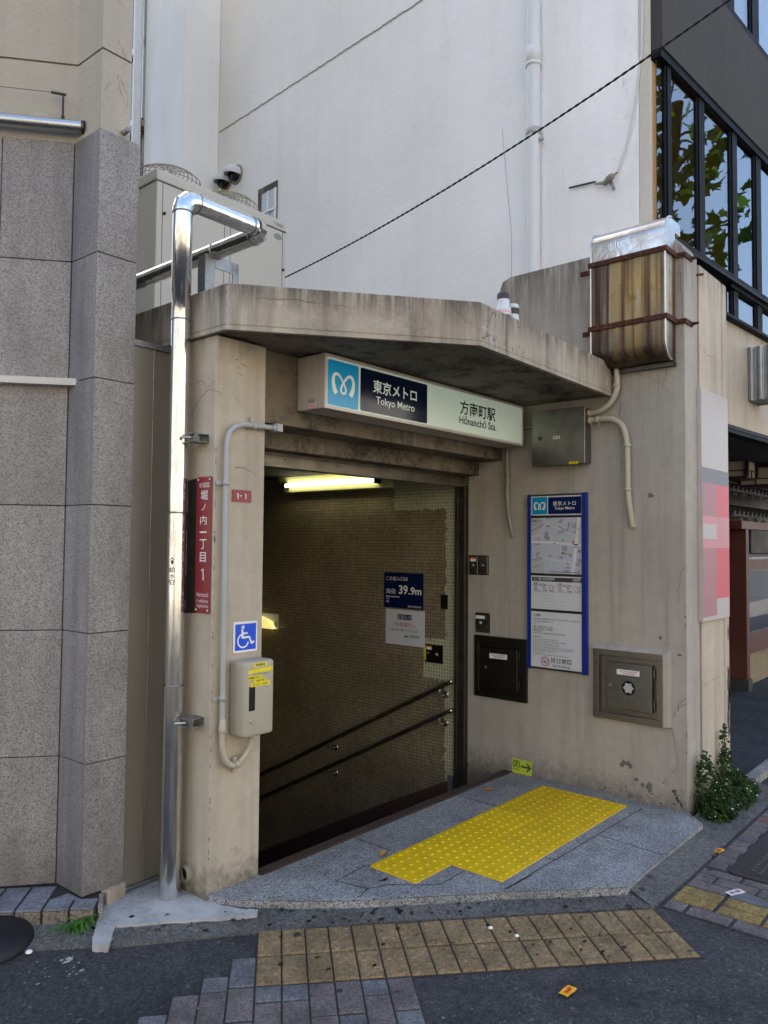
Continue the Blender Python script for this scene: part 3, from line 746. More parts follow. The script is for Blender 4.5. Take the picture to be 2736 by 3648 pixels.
for pts in ([(.06, 2.75), (.09, 2.80), (.13, 2.87)], [(.02, 2.69), (.1, 2.73), (.16, 2.70)]): mb.crk(FC2, jag(pts, .006, 8), .005, .0015)
for k in range(16): mb.poly(FC2, blob(R.uniform(0, .4), R.uniform(2.68, 2.86), R.uniform(.002, .006), R.uniform(.003, .012), 9, .5), .0014)
mb.build('crack', 'crack', can)
mb = MB()
for a, b, ra, rb in ((.03, 2.745, .02, .015), (.10, 2.70, .012, .04), (.36, 2.70, .007, .025)): mb.poly(FC2, blob(a, b, ra, rb, 14, .4), .0017)
for k in range(24): mb.poly(FC1, blob(.006+R.uniform(0, .006), 2.66+k*.0085, .004, .006, 7), .0015)
mb.build('spalled_edge', 'cement', can)
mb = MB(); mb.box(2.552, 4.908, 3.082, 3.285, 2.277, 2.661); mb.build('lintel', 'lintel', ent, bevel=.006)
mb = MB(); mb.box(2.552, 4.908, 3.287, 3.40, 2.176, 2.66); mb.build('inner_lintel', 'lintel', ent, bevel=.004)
mb = MB(); mb.box(2.552, 4.90, 3.42, 3.47, 2.098, 2.30); mb.box(2.552, 4.90, 3.405, 3.42, 2.160, 2.166); mb.box(2.552, 4.90, 3.402, 3.478, 2.092, 2.108)
sb = mb.build('shutter_bar', 'shutter', ent, bevel=.002)
mb = MB()
for x in (3.05, 3.5, 4.0, 4.5): mb.knob(FY(3.42), x, 2.142, .006, 0, .002, 10)
mb.build('screw', 'black', sb)
mb = MB(); mb.box(4.872, 4.915, 3.392, 3.412, -.6, 2.10); mb.box(4.888, 4.915, 3.412, 3.462, -.6, 2.10); mb.box(4.872, 4.915, 3.462, 3.488, -.6, 2.10)
mb.build('shutter_track', 'track', ent, bevel=.002)
mb = MB(); mb.box(4.91, 5.1, 3.489, 11, -5, 2.30); mb.build('tiled_wall', 'mosaic', ent)
mb = MB(); mb.ext(FX(4.91), [(3.564, -.178), (4.254, -.516), (5.792, -1.306), (9.0, -2.95), (9.0, -3.5), (3.564, -.6)], .0, .014)
mb.build('skirting', 'brown_granite', ent)
mb = MB(); mb.slab(FX(4.91), 3.489, 3.563, -.6, -.135, 0, .012); mb.build('skirting_stone', 'greyblock', ent)
mb = MB(); mb.box(2.40, 2.552, 4.41, 11, -5, 2.30); mb.build('inner_wall', 'mosaic', ent)
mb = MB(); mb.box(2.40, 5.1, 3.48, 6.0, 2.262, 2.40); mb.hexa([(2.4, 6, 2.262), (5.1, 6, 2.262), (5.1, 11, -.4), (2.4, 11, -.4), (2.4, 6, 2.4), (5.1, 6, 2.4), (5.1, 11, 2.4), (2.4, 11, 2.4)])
mb.build('ceiling', 'room', ent)  # near-black material paints in the shade above the lamp
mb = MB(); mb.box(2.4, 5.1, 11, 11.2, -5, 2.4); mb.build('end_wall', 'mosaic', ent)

# drain mouth in the pillar's side
dr = thing('drain_pipe', 'short open drain pipe mouth low on the pillar beside the steel pipe', 'drain', (2.22, 3.169, .03))
mb = MB(); mb.lathe((2.245, 3.169, .062), [(.040, 0), (.040, .03), (.032, .03), (.032, 0)], 20, (-1, 0, 0)); mb.build('rim', 'conduit_dirty', dr)
mb = MB(); mb.disc(FX(2.24), 3.169, .062, .033, .004); mb.build('bore', 'black', dr)

# ---------------------------------------------------------------- station sign box
sg = thing('station_sign', 'long backlit station name sign box under the canopy, cyan and navy at its left', 'sign', (3.83, 2.96, 2.36))
S0, S1, Z0, Z1 = 2.822, 4.840, 2.359, 2.652
mb = MB(); mb.box(S0+.003, S1-.003, 2.874, 2.918, Z0+.003, Z1); mb.box(S0+.002, S1-.003, 2.923, 2.99, Z0+.004, Z1); mb.box(S0+.003, S1-.003, 2.995, 3.06, Z0+.003, Z1); mb.box(S0+.01, S1-.01, 2.9, 3.08, Z0+.01, Z1)
mb.build('housing', 'alu', sg, bevel=.002)
F = FY(2.862); mb = MB(); t = .017
for a0, a1, b0, b1 in ((S0, S1, Z0, Z0+t), (S0, S1, Z1-t, Z1), (S0, S0+t, Z0+t, Z1-t), (S1-t, S1, Z0+t, Z1-t)): mb.slab(F, a0, a1, b0, b1, -.014, .004)
mb.build('frame', 'alu', sg, bevel=.0015)
mb = MB(); mb.slab(F, S0+t, S1-t, Z0+t, Z1-t, -.012, 0); mb.build('face', 'sign_face', sg)
def metro_mark(mb, fr, ax, az, W, Hh, d):
    sx = 1 if W > 0 else -1; cx = ax+W/2
    half = [(-.62, -1.0, .36), (-.78, -.55, .33), (-.87, -.05, .29), (-.88, .35, .26), (-.78, .75, .22), (-.58, .89, .19), (-.36, .76, .17), (-.14, .42, .16), (0, .14, .16), (.14, -.2, .16), (.22, -.55, .16), (.16, -.80, .17), (0, -.90, .17)]
    for s in (1, -1):
        p3 = catmull([Vector((x*s, y, w)) for x, y, w in half], 5)
        mb.stroke(fr, [(cx+W/2*1.06*p.x, az+Hh/2+Hh/2*1.08*p.y) for p in p3], [abs(W)/2*1.0*p.z for p in p3], d+(0 if s > 0 else .0004))
mb = MB(); mb.rrect(F, 2.845, 3.084, 2.382, 2.624, .012, .0015); lp = mb.build('logo_panel', 'sign_cyan', sg)
mb = MB(); metro_mark(mb, F, 2.879, 2.452, .168, .104, .003); mb.build('emblem', 'sign_white', lp)
mb = MB(); mb.rrect(F, 3.099, 3.702, 2.384, 2.623, .012, .0015); npn = mb.build('name_panel', 'sign_navy', sg)
mb = MB(); mb.text(F, '東京メトロ', 3.203, 3.597, 2.499, 2.575, .003, .014); mb.text(F, 'Tokyo Metro', 3.229, 3.576, 2.425, 2.481, .003, .009); mb.build('lettering', 'sign_white', npn)
mb = MB(); mb.text(F, '方南町駅', 4.047, 4.465, 2.490, 2.584, .003, .014); mb.text(F, 'Hōnanchō Sta.', 4.040, 4.478, 2.429, 2.482, .003, .008); mb.build('lettering', 'ink', sg)
FS = FX(S0+.0015); mb = MB(); mb.slab(FS, 2.930, 2.985, 2.366, 2.392, 0, .001); st = mb.build('sticker', 'pink', sg)
mb = MB(); mb.slab(FS, 2.932, 2.985, 2.394, 2.418, 0, .001); mb.build('sticker', 'grate_soft', sg)
mb = MB(); mb.text(FS, '2.2.CK15', 2.978, 2.938, 2.373, 2.385, .0016, .01); mb.build('lettering', 'ink_red', st)
mb = MB()
for y in (2.921, 2.993): mb.lathe((S0+.02, y, 2.645), [(.008, 0), (.008, .012), (0, .014)], 8)
mb.build('bolt', 'steel_dark', sg)

# ---------------------------------------------------------------- notice board
nb = thing('notice_board', 'tall blue framed station notice board with map and timetable on the side wall', 'notice board', (4.9, 2.62, .77))
for y0, y1, tt in ((2.850, 2.824, 0), (2.427, 2.391, 0)):
    mb = MB(); mb.slab(FW, y1, y0, .77, 2.014, .0, .034); mb.build('frame_rail', 'frame_blue', nb, bevel=.002)
mb = MB(); mb.slab(FW, 2.428, 2.823, .774, 2.011, .001, .020)
mb.build('backing', 'steel_dark', nb)
FB = FX(4.885)
mb = MB(); mb.slab(FB, 2.823, 2.4275, 1.861, 1.998, -.006, 0); hp = mb.build('header_panel', 'paper', nb)
mb = MB(); mb.rrect(FB, 2.815, 2.693, 1.870, 1.991, .006, .001); mb.build('emblem_field', 'sky_blue', hp)
mb = MB(); mb.rrect(FB, 2.686, 2.432, 1.869, 1.989, .006, .001); mb.build('name_field', 'navy_sign', hp)
mb = MB(); metro_mark(mb, FB, 2.797, 1.903, -.087, .051, .002)
mb.text(FB, '東京メトロ', 2.648, 2.472, 1.927, 1.959, .002, .004); mb.text(FB, 'Tokyo Metro', 2.636, 2.482, 1.894, 1.920, .002, .008); mb.build('lettering', 'white', hp)
mb = MB(); mb.slab(FB, 2.822, 2.4275, 1.450, 1.843, -.006, 0); mp = mb.build('map_panel', 'map_bg', nb)
def mpt(px, py):        # map detail, given in a 0..1 square
    return (2.822-.394*px, 1.843-.393*py)
def mpoly(mb, pts, d): mb.poly(FB, [mpt(*p) for p in pts], d)
mb = MB(); mpoly(mb, [(0, 0), (.25, 0), (.22, .16), (.12, .30), (0, .32)], .0008); mpoly(mb, [(0, .7), (.1, .74), (.26, .8), (.29, 1), (0, 1)], .0008); mb.build('map_tint', 'map_green', mp)
mb = MB()
for pts in ([(0, .03), (.12, .03), (.2, .05), (.17, .07), (0, .07)], [(0, .22), (.24, .11), (.26, .13), (0, .26)], [(.3, .0), (.42, 0), (.4, .02), (.3, .02)], [(.58, .02), (.65, .04), (.6, .11), (.54, .09)], [(.56, .14), (.66, .2), (.72, .2), (.74, .08), (.78, .08), (.77, .15), (.72, .25), (.68, .24), (.54, .16)],
            [(.81, .1), (.84, .1), (.84, .17), (.86, .17), (.86, .1), (.9, .1), (.9, .2), (.81, .19)], [(.85, .23), (.89, .23), (.89, .29), (.84, .28)], [(.29, .25), (.34, .25), (.35, .34), (.38, .35), (.38, .40), (.29, .40), (.26, .34)], [(.12, .38), (.18, .35), (.18, .40), (.12, .40)], [(.06, .465), (.18, .465), (.18, .49), (.06, .49)],
            [(.62, .50), (.72, .51), (.72, .60), (.62, .59)], [(.1, .62), (.17, .62), (.18, .66), (.13, .66), (.13, .70), (.24, .73), (.23, .76), (.1, .72)], [(.56, .68), (.65, .69), (.64, .73), (.56, .72)], [(.74, .63), (.8, .64), (.82, .69), (.77, .70), (.74, .66)], [(.92, .56), (.98, .56), (.98, .62), (.92, .61)], [(.05, .88), (.15, .85), (.16, .87), (.06, .91)],
            [(.71, .79), (.75, .80), (.75, .84), (.71, .83)], [(.69, .87), (.78, .87), (.77, .91), (.69, .90)], [(.66, .93), (.76, .93), (.75, .98), (.65, .97)], [(.88, .79), (.96, .81), (.95, .87), (.88, .85)], [(.92, .92), (.96, .93), (.95, 1), (.9, .99)], [(.62, .38), (.65, .39), (.65, .43), (.62, .43)], [(.92, .77), (.97, .75), (.98, .80), (.93, .80)]):
    mpoly(mb, pts, .0012)
mb.build('map_blocks', 'map_block', mp)
mb = MB()
for pts, wd in (([(.945, 0), (.90, .42), (.86, .72), (.82, 1)], .024), ([(0, .432), (.42, .45), (.8, .475), (.99, .49)], .014), ([(.22, 0), (.36, .12), (.6, .22), (.8, .3), (.99, .31)], .003), ([(.3, .08), (.25, .22), (.12, .32), (0, .34)], .003), ([(.6, .48), (.6, .62)], .003), ([(.24, .72), (.5, .76), (.85, .8)], .004), ([(.26, .8), (.36, .80), (.42, .82), (.36, .92)], .003), ([(.28, .78), (.3, 1)], .003), ([(.3, .62), (.3, .72)], .002), ([(.8, .2), (.92, .22)], .003)):
    mb.stroke(FB, [mpt(*p) for p in pts], wd, .0016)
mb.build('map_roads', 'map_road', mp)
mb = MB(); mb.text(FB, '杉並区', *[mpt(.55, 0)[0], mpt(.66, 0)[0]], mpt(0, .262)[1], mpt(0, .228)[1], .002, .004); mb.text(FB, 'Suginami-ward', mpt(.54, 0)[0], mpt(.67, 0)[0], mpt(0, .283)[1], mpt(0, .270)[1], .002, .004)
mb.slab(FB, mpt(.40, 0)[0], mpt(.885, 0)[0], mpt(0, .972)[1], mpt(0, .962)[1], .0016, .002); mb.ring(FB, *mpt(.07, .092), .0115, .014, .002); mb.stroke(FB, [mpt(.045, .07), mpt(.08, .035), mpt(.10, .075)], .0025, .002)
mb.text(FB, '0', mpt(.375, 0)[0], mpt(.39, 0)[0], mpt(0, .977)[1], mpt(0, .957)[1], .002); mb.text(FB, '200m', mpt(.90, 0)[0], mpt(.985, 0)[0], mpt(0, .98)[1], mpt(0, .962)[1], .002, .004)
for x, y, wd in ((.30, .145, .09), (.45, .455, .05), (.35, .675, .07), (.04, .755, .10), (.92, .74, .07), (.85, .52, .08), (.92, .2, .03), (.62, .635, .1)): mb.rect(FB, mpt(x, 0)[0], mpt(x+wd, 0)[0], mpt(0, y+.012)[1], mpt(0, y)[1], .002)
mb.rect(FB, *[mpt(.85, 0)[0], mpt(.92, 0)[0]], mpt(0, .485)[1], mpt(0, .47)[1], .0022)
mb.build('map_lettering', 'ink_grey', mp)
mb = MB(); mpoly(mb, [(.82, .41), (.86, .41), (.86, .44), (.82, .44)], .0022); mpoly(mb, [(.60, .615), (.64, .605), (.68, .62), (.64, .645), (.61, .64)], .0019); mb.build('map_mark', 'amber', mp)
mb = MB(); mpoly(mb, [(.795, .47), (.83, .46), (.84, .43), (.86, .43), (.84, .475)], .0022); mpoly(mb, [(.93, .60), (.98, .60), (.97, .615), (.93, .615)], .0024); mb.build('map_mark', 'ink_red', mp)
mb = MB(); mb.slab(FB, 2.822, 2.4275, 1.197, 1.432, -.006, 0); tp = mb.build('timetable_panel', 'paper', nb)
mb = MB(); mb.rect(FB, 2.814, 2.4285, 1.393, 1.423, .001); mb.rect(FB, 2.814, 2.630, 1.363, 1.3655, .001); mb.rect(FB, 2.622, 2.4285, 1.363, 1.3655, .001)
mb.build('title_bar', 'ink_grey', tp)
mb = MB(); mb.text(FB, '丸ノ内線  始終発時刻表', 2.80, 2.632, 1.404, 1.419, .002, .004); mb.text(FB, 'Marunouchi Line Train Departures', 2.80, 2.655, 1.396, 1.402, .002, .004); mb.text(FB, '方南町駅', 2.497, 2.438, 1.404, 1.419, .002, .004); mb.text(FB, 'Honancho Sta.', 2.495, 2.44, 1.396, 1.402, .002, .004)
mb.build('lettering', 'white', tp)
mb = MB()
mb.text(FB, '始発', 2.80, 2.767, 1.368, 1.386, .002, .004); mb.text(FB, 'First Train', 2.756, 2.702, 1.368, 1.379, .002, .006); mb.text(FB, '終発', 2.612, 2.578, 1.368, 1.386, .002, .004); mb.text(FB, 'Last Train', 2.567, 2.513, 1.368, 1.379, .002, .006)
for o in (0, .189):
    mb.text(FB, '行先', 2.80-o, 2.772-o, 1.342, 1.357, .002, .004); mb.text(FB, '平日', 2.733-o, 2.706-o, 1.342, 1.357, .002, .004); mb.text(FB, '中野坂上', 2.80-o, 2.757-o, 1.329, 1.339, .002, .004); mb.text(FB, 'for Nakano-sakaue', 2.80-o, 2.742-o, 1.321, 1.326, .002, .004)
mb.text(FB, '5:00', 2.726, 2.694, 1.322, 1.337, .002, .004); mb.text(FB, '5:00', 2.675, 2.641, 1.322, 1.337, .002, .004); mb.text(FB, '0:18', 2.538, 2.503, 1.322, 1.337, .002, .004); mb.text(FB, '0:18', 2.478, 2.442, 1.322, 1.337, .002, .004)
mb.build('lettering', 'ink', tp)
mb = MB(); mb.text(FB, '土・休日', 2.686, 2.633, 1.342, 1.357, .002, .006); mb.text(FB, '土・休日', 2.494, 2.438, 1.342, 1.357, .002, .006); mb.build('lettering', 'ink_red', tp)
mb = MB()
for k in range(6):
    for a, b in ((2.812, 2.632), (2.622, 2.43)): mb.rect(FB, a, b, 1.316-k*.021, 1.3168-k*.021, .001)
mb.build('ruling', 'grate_soft', tp)
mb = MB(); mb.slab(FB, 2.822, 2.4275, .787, 1.178, -.006, 0); wp = mb.build('notice_panel', 'paper', nb)
mb = MB(); mb.text(FB, 'ご注意', 2.806, 2.748, 1.143, 1.163, .001, .014)
for s, a1, z0, z1, bo in (('許可を受けずに駅構内(地下道を含む)で次の行為をすることを禁止します。', 2.432, 1.120, 1.132, .004), ('これに違反すると処罰されます。', 2.642, 1.104, 1.115, .004), ('1.物品、印刷物の配布、ビラはり', 2.648, 1.066, 1.078, .004), ('2.演奏、勧誘、募金、署名運動等', 2.649, 1.050, 1.062, .004), ('3.物品の販売', 2.738, 1.036, 1.047, .004), ('4.その他、他人に迷惑をおよぼす恐れのある行為', 2.557, 1.020, 1.032, .004),
                          ('WARNING', 2.744, .997, 1.006, .004), ('The following acts are prohibited by law', 2.612, .979, .989, .004), ('in the station (including the underground passages)', 2.550, .964, .974, .004), ('unless one is given the permission to do so.', 2.598, .950, .960, .004), ('Any violation of this law is to be punished.', 2.600, .937, .947, .004),
                          ('1. Distribution of goods and printing matters and posting of bills.', 2.486, .923, .933, .004), ('2. Musical performance, canvassing, collection of contributions,', 2.497, .910, .920, .004), ('    signature collecting campaign, etc.', 2.63, .897, .907, .004), ('3. Sales of goods.', 2.725, .884, .894, .004), ('4. Any other acts that might inconvenience other persons.', 2.525, .871, .881, .004)):
    mb.text(FB, s, 2.807, a1, z0, z1, .001, bo)
mb.text(FB, '記', 2.795, 2.783, 1.086, 1.096, .001, .01); mb.text(FB, '終日禁煙', 2.666, 2.503, .825, .862, .001, .008); mb.text(FB, 'No Smoking', 2.651, 2.519, .795, .816, .001, .008)
mb.stroke(FB, [(2.731, .826), (2.700, .822)], .006, .001); mb.stroke(FB, catmull([(2.692, .826, 0), (2.692, .838, 0), (2.71, .845, 0), (2.714, .855, 0)], 4), .002, .001); mb.stroke(FB, catmull([(2.688, .826, 0), (2.687, .842, 0), (2.698, .85, 0)], 4), .002, .001)
mb.build('lettering', 'ink', wp)
mb = MB(); mb.ring(FB, 2.7095, .830, .0285, .0335, .0014); mb.stroke(FB, [(2.733, .851), (2.687, .809)], .005, .0017); mb.build('no_smoking_ring', 'ink_red', wp)
# ---------------------------------------------------------------- cabinets and plates on the side wall
def hydrant_box(name, label, y0, y1, z0, z1, fr, door, mat_f, mat_d, proud, emblem):
    t = thing(name, label, 'hydrant cabinet', (4.9, (y0+y1)/2, z0))
    mb = MB()
    for a in ((y0, y1, z0, z0+fr), (y0, y1, z1-fr, z1), (y0, y0-fr, z0+fr, z1-fr), (y1+fr, y1, z0+fr, z1-fr)): mb.slab(FW, a[0], a[1], a[2], a[3], 0, proud)
    mb.build('frame', mat_f, t, bevel=.003)
    mb = MB(); mb.slab(FW, y0-fr, y1+fr, z0+fr, z1-fr, -.001, .003); mb.build('back_plate', mat_f, t)
    a0, a1, b0, b1 = door
    mb = MB(); mb.slab(FW, a0, a1, b0, b1, .006, proud+.010); dd = mb.build('door', mat_d, t, bevel=.004)
    dp = proud+.0102
    mb = MB()
    for zz in (b1-.05, b0+.05): mb.tube([(4.91-proud*.8, a1-.008, zz-.022), (4.91-proud*.8, a1-.008, zz+.022)], .006, 8)
    mb.build('hinge', mat_f, t)
    mb = MB(); k = (a0+.1*(a1-a0), b0+.5*(b1-b0)); mb.knob(FW, k[0], k[1], .011, dp, dp+.004, 16); mb.knob(FW, k[0], k[1], .004, dp+.004, dp+.007, 10); mb.build('lock', 'steel_light', dd)
    s0, s1 = (3.171, 3.02) if not emblem else (2.188, 2.035); c0, c1 = (.808, .844) if not emblem else (.800, .834)
    mb = MB(); mb.slab(FW, s0, s1, c0, c1, dp, dp+.001); sk = mb.build('sticker', 'white', dd)
    mb = MB(); e = .018
    for q, s in enumerate(('東京地下鉄丸ノ内線方南町駅', '連結送水管送水口' if not emblem else '消防隊専用無線機接続端子')):
        mb.text(FW, s, s0-(.02 if q == 0 else .035), s1+(.014 if q == 0 else .03), c1-.015-q*.013, c1-.006-q*.013, dp+.0016, .012)
    mb.build('lettering', 'ink_red' if emblem else 'ink', sk)
    if emblem:
        ey, ez = 2.109, .718; mb = MB(); mb.disc(FW, ey, ez, .046, dp+.001, 28); em = mb.build('emblem', 'black', dd)
        mb = MB(); n = 48; pts = []
        for q in range(n):
            r = .031*(1+.16*math.cos(6*2*math.pi*q/n))*(1+.07*math.cos(18*2*math.pi*q/n)); pts.append((ey+r*math.cos(2*math.pi*q/n), ez+r*math.sin(2*math.pi*q/n)))
        mb.ext(FW, pts, dp+.001, dp+.004); mb.build('emblem_relief', 'cement', em)
    return t
hydrant_box('hydrant_cabinet', 'dark stained steel wall cabinet nearest the tiled stairway, plain door', 3.317, 2.860, .513, .968, .040, (3.237, 2.935, .588, .888), 'steel_dark', 'steel_dark', .018, False)
hb = hydrant_box('hydrant_cabinet', 'brushed steel wall cabinet with a round black emblem on its door', 2.360, 1.888, .496, .953, .040, (2.263, 1.955, .576, .876), 'steel_frame', 'steel', .040, True)
mb = MB(); y0, y1, z0, z1 = 2.372, 1.842, .496, .985
mb.hexa([(4.908, 1.8875, .496), (4.908, 1.842, .497), (4.908, 1.842, .985), (4.908, 1.8875, .985), (4.870, 1.8875, .498), (4.885, 1.848, .502), (4.885, 1.848, .975), (4.870, 1.8875, .955)])
mb.hexa([(4.908, 2.372, .9535), (4.908, 1.8880, .9535), (4.908, 1.8880, .985), (4.908, 2.36, .98), (4.872, 2.366, .9535), (4.872, 1.8880, .9535), (4.890, 1.8880, .978), (4.890, 2.355, .973)])
mb.build('mortar_surround', 'sidewall', hb); hb.location.y -= .019; hb.location.z += .008

cb = thing('switch_panel', 'pair of small grey key switch plates high on the side wall by the shutter track', 'switch panel', (4.9, 3.285, 1.42))
mb = MB(); mb.slab(FW, 3.374, 3.196, 1.42, 1.568, 0, .008); mb.build('backplate', 'steel_dark', cb, bevel=.003)
for a0, a1 in ((3.368, 3.290), (3.280, 3.202)):
    mb = MB(); mb.slab(FW, a0, a1, 1.426, 1.562, .008, .016); cv = mb.build('cover', 'grate_soft' if False else 'steel', cb, bevel=.003)
    mb = MB(); mb.lathe((4.894, (a0+a1)/2+.004, 1.492), [(.011, 0), (.011, .004), (.006, .006), (0, .0065)], 14, (-1, 0, 0)); mb.build('key_lock', 'steel_light', cv)
    mb = MB()
    if a0 > 3.3: mb.slab(FW, a0-.014, a1+.014, 1.522, 1.540, .0162, .0172); mb.build('label_plate', 'white', cv); mb = MB(); mb.slab(FW, a0-.014, a1+.014, 1.5402, 1.553, .0162, .0172); mb.build('label_plate', 'orange', cv)
    else: mb.slab(FW, a0-.014, a1+.014, 1.520, 1.548, .0162, .0172); mb.build('label_plate', 'ink_grey', cv)
kp = thing('key_panel', 'small square steel key panel with white label above the dark cabinet', 'switch panel', (4.9, 3.25, .985))
mb = MB(); mb.slab(FW, 3.315, 3.182, .987, 1.136, 0, .007); kb = mb.build('plate', 'steel', kp, bevel=.002)
mb = MB(); mb.slab(FW, 3.310, 3.228, 1.090, 1.114, .0072, .0085); mb.build('label_plate', 'white', kb)
mb = MB(); mb.lathe((4.903, 3.27, 1.058), [(.016, 0), (.016, .006), (.010, .012), (0, .013)], 16, (-1, 0, 0)); mb.build('key_lock', 'steel_light', kb)
mb = MB()
for a, b in ((3.306, .996), (3.19, .996), (3.19, 1.127), (3.306, 1.127)): mb.knob(FW, a, b, .003, .007, .0085, 8)
for b in (1.015, 1.085): mb.slab(FW, 3.214, 3.211, b, b+.03, .007, .009)
mb.build('screw', 'steel_light', kb)

ex = thing('exit_sign', 'small yellow green emergency exit plate with arrow at the foot of the wall', 'sign', (4.9, 2.91, 0))
mb = MB(); mb.slab(FW, 2.991, 2.829, .001, .103, .001, .004); ep = mb.build('plate', 'exit_yellow', ex)
mb = MB(); A0, A1, B0, B1 = 2.979, 2.928, .041, .090; t = .007; D = .0045
mb.rect(FW, A0, A1, B1-t, B1, D); mb.rect(FW, A0, A0-t, B0, B1-t, D); mb.rect(FW, A1+t, A1, B0, B1-t, D)
mb.disc(FW, 2.951, .079, .005, D+.0005, 12)
mb.stroke(FW, [(2.952, .073), (2.955, .060)], .009, D+.0005); mb.stroke(FW, [(2.955, .060), (2.947, .052), (2.950, .042)], .005, D+.0006); mb.stroke(FW, [(2.956, .060), (2.962, .050), (2.970, .047)], .005, D+.0007); mb.stroke(FW, [(2.953, .071), (2.944, .066), (2.939, .070)], .0035, D+.0006); mb.stroke(FW, [(2.953, .071), (2.962, .066), (2.965, .058)], .0035, D+.0008)
mb.text(FW, '非常口', 2.979, 2.928, .020, .034, D, .012)
mb.stroke(FW, [(2.918, .055), (2.845, .055)], .013, D); mb.stroke(FW, [(2.868, .083), (2.838, .055), (2.868, .027)], .013, D+.0006)
mb.build('pictogram', 'exit_green', ep)

# electrical cabinet under the canopy
eb = thing('electrical_cabinet', 'square stainless electrical cabinet high on the side wall beneath the canopy', 'electrical box', (4.82, 2.63, 2.21))
FE = FX(4.80)
mb = MB(); mb.box(4.82, 4.909, 2.368, 2.758, 2.210, 2.588); mb.build('body', 'steel', eb, bevel=.003)
mb = MB(); mb.box(4.797, 4.8185, 2.361, 2.765, 2.203, 2.594); ed = mb.build('door', 'steel', eb, bevel=.004)
FE = FX(4.797)
mb = MB(); mb.lathe((4.797, 2.70, 2.399), [(.014, 0), (.014, .005), (.009, .007), (0, .007)], 16, (-1, 0, 0)); mb.build('lock', 'steel_dark', ed)
mb = MB(); mb.slab(FE, 2.60, 2.547, 2.386, 2.408, 0, .0015); lpz = mb.build('label_plate', 'white', ed)
mb = MB(); mb.text(FE, '電灯盤', 2.595, 2.552, 2.389, 2.405, .0022, .004); mb.build('lettering', 'ink', lpz)
mb = MB(); mb.slab(FE, 2.479, 2.410, 2.2045, 2.223, 0, .0012); wl = mb.build('warning_label', 'yellow_label', ed)
mb = MB(); mb.text(FE, '電気室連絡先', 2.475, 2.415, 2.2145, 2.221, .0018, .0); mb.text(FE, '方南町駅', 2.465, 2.425, 2.206, 2.2125, .0018, .0); mb.build('lettering', 'ink', wl)

# conduits on the side wall
def conduit(name, label, path, r, mat, clamps, fr_n, group=None, ends=True, n=6):
    P = catmull(path, n); t = thing(name, label, 'conduit', tuple(P[-1])); MB().tube(P, r, 12).build('pipe', mat, t)
    for c, ax in clamps:
        c = Vector(c); ax = Vector(ax).normalized(); mb = MB(); mb.lathe(c-ax*.010, [(r+.0005, 0), (r+.004, 0), (r+.004, .020), (r+.0005, .020)], 14, ax)
        side = ax.cross(Vector(fr_n)); s2 = side*.045
        nn = Vector(fr_n); p = c-nn*(r+.003); e = ax*.009
        mb.hexa([p-s2-e, p+s2*.3-e, p+s2*.3+e, p-s2+e, p-s2-e-nn*.004, p+s2*.3-e-nn*.004, p+s2*.3+e-nn*.004, p-s2+e-nn*.004])
        mb.build('clamp', mat, t)
    return t
x = 4.878
conduit('wall_conduit', 'short grey conduit dropping from the sign end and bending into the wall', [(x, 3.02, 2.44), (x, 3.02, 2.30), (x, 3.02, 2.18), (x, 3.018, 2.02), (x+.001, 3.012, 1.92), (x+.006, 3.0, 1.81), (x+.03, 2.98, 1.70)], .0155, 'conduit_dirty', [((x, 3.02, 2.165), (0, 0, 1)), ((x, 3.02, 2.09), (0, 0, 1)), ((x, 3.02, 2.34), (0, 0, 1))], (-1, 0, 0))
x = 4.862
conduit('wall_conduit', 'cream conduit curving from the cabinet down into the bare side wall', [(x, 2.375, 2.500), (x, 2.34, 2.502), (x, 2.27, 2.503), (x, 2.19, 2.492), (x, 2.125, 2.44), (x, 2.097, 2.34), (x, 2.092, 2.2), (x, 2.09, 2.03), (x+.01, 2.085, 1.92), (x+.045, 2.078, 1.775)], .0205, 'conduit_beige', [((x, 2.092, 2.31), (0, 0, 1)), ((x, 2.09, 2.02), (0, 0, 1)), ((x, 2.30, 2.5025), (0, 1, 0)), ((x, 2.355, 2.5017), (0, 1, 0))], (-1, 0, 0))
uc = conduit('wall_conduit', 'cream conduit rising from the cabinet round the canopy end to its roof', [(x, 2.375, 2.552), (x, 2.34, 2.552), (x, 2.29, 2.558), (x, 2.215, 2.60), (x, 2.165, 2.68), (x, 2.160, 2.76), (x, 2.172, 2.88)], .0185, 'conduit_beige', [((x, 2.163, 2.72), (.0, 0, 1)), ((x, 2.36, 2.552), (0, 1, 0))], (-1, 0, 0))
mb = MB(); mb.box(4.842, 4.885, 2.15, 2.275, 2.878, 2.922); mb.build('elbow_box', 'conduit_beige', uc, bevel=.006)
mb = MB(); mb.tube([(4.862, 2.17, 2.845), (4.862, 2.172, 2.878)], .025, 12); mb.build('collar', 'conduit_beige', uc)
conduit('wall_conduit', 'stub of grey conduit between the sign end and the cabinet', [(4.87, 3.0, 2.505), (4.87, 2.9, 2.50), (4.868, 2.76, 2.497)], .012, 'conduit_dirty', [], (-1, 0, 0))

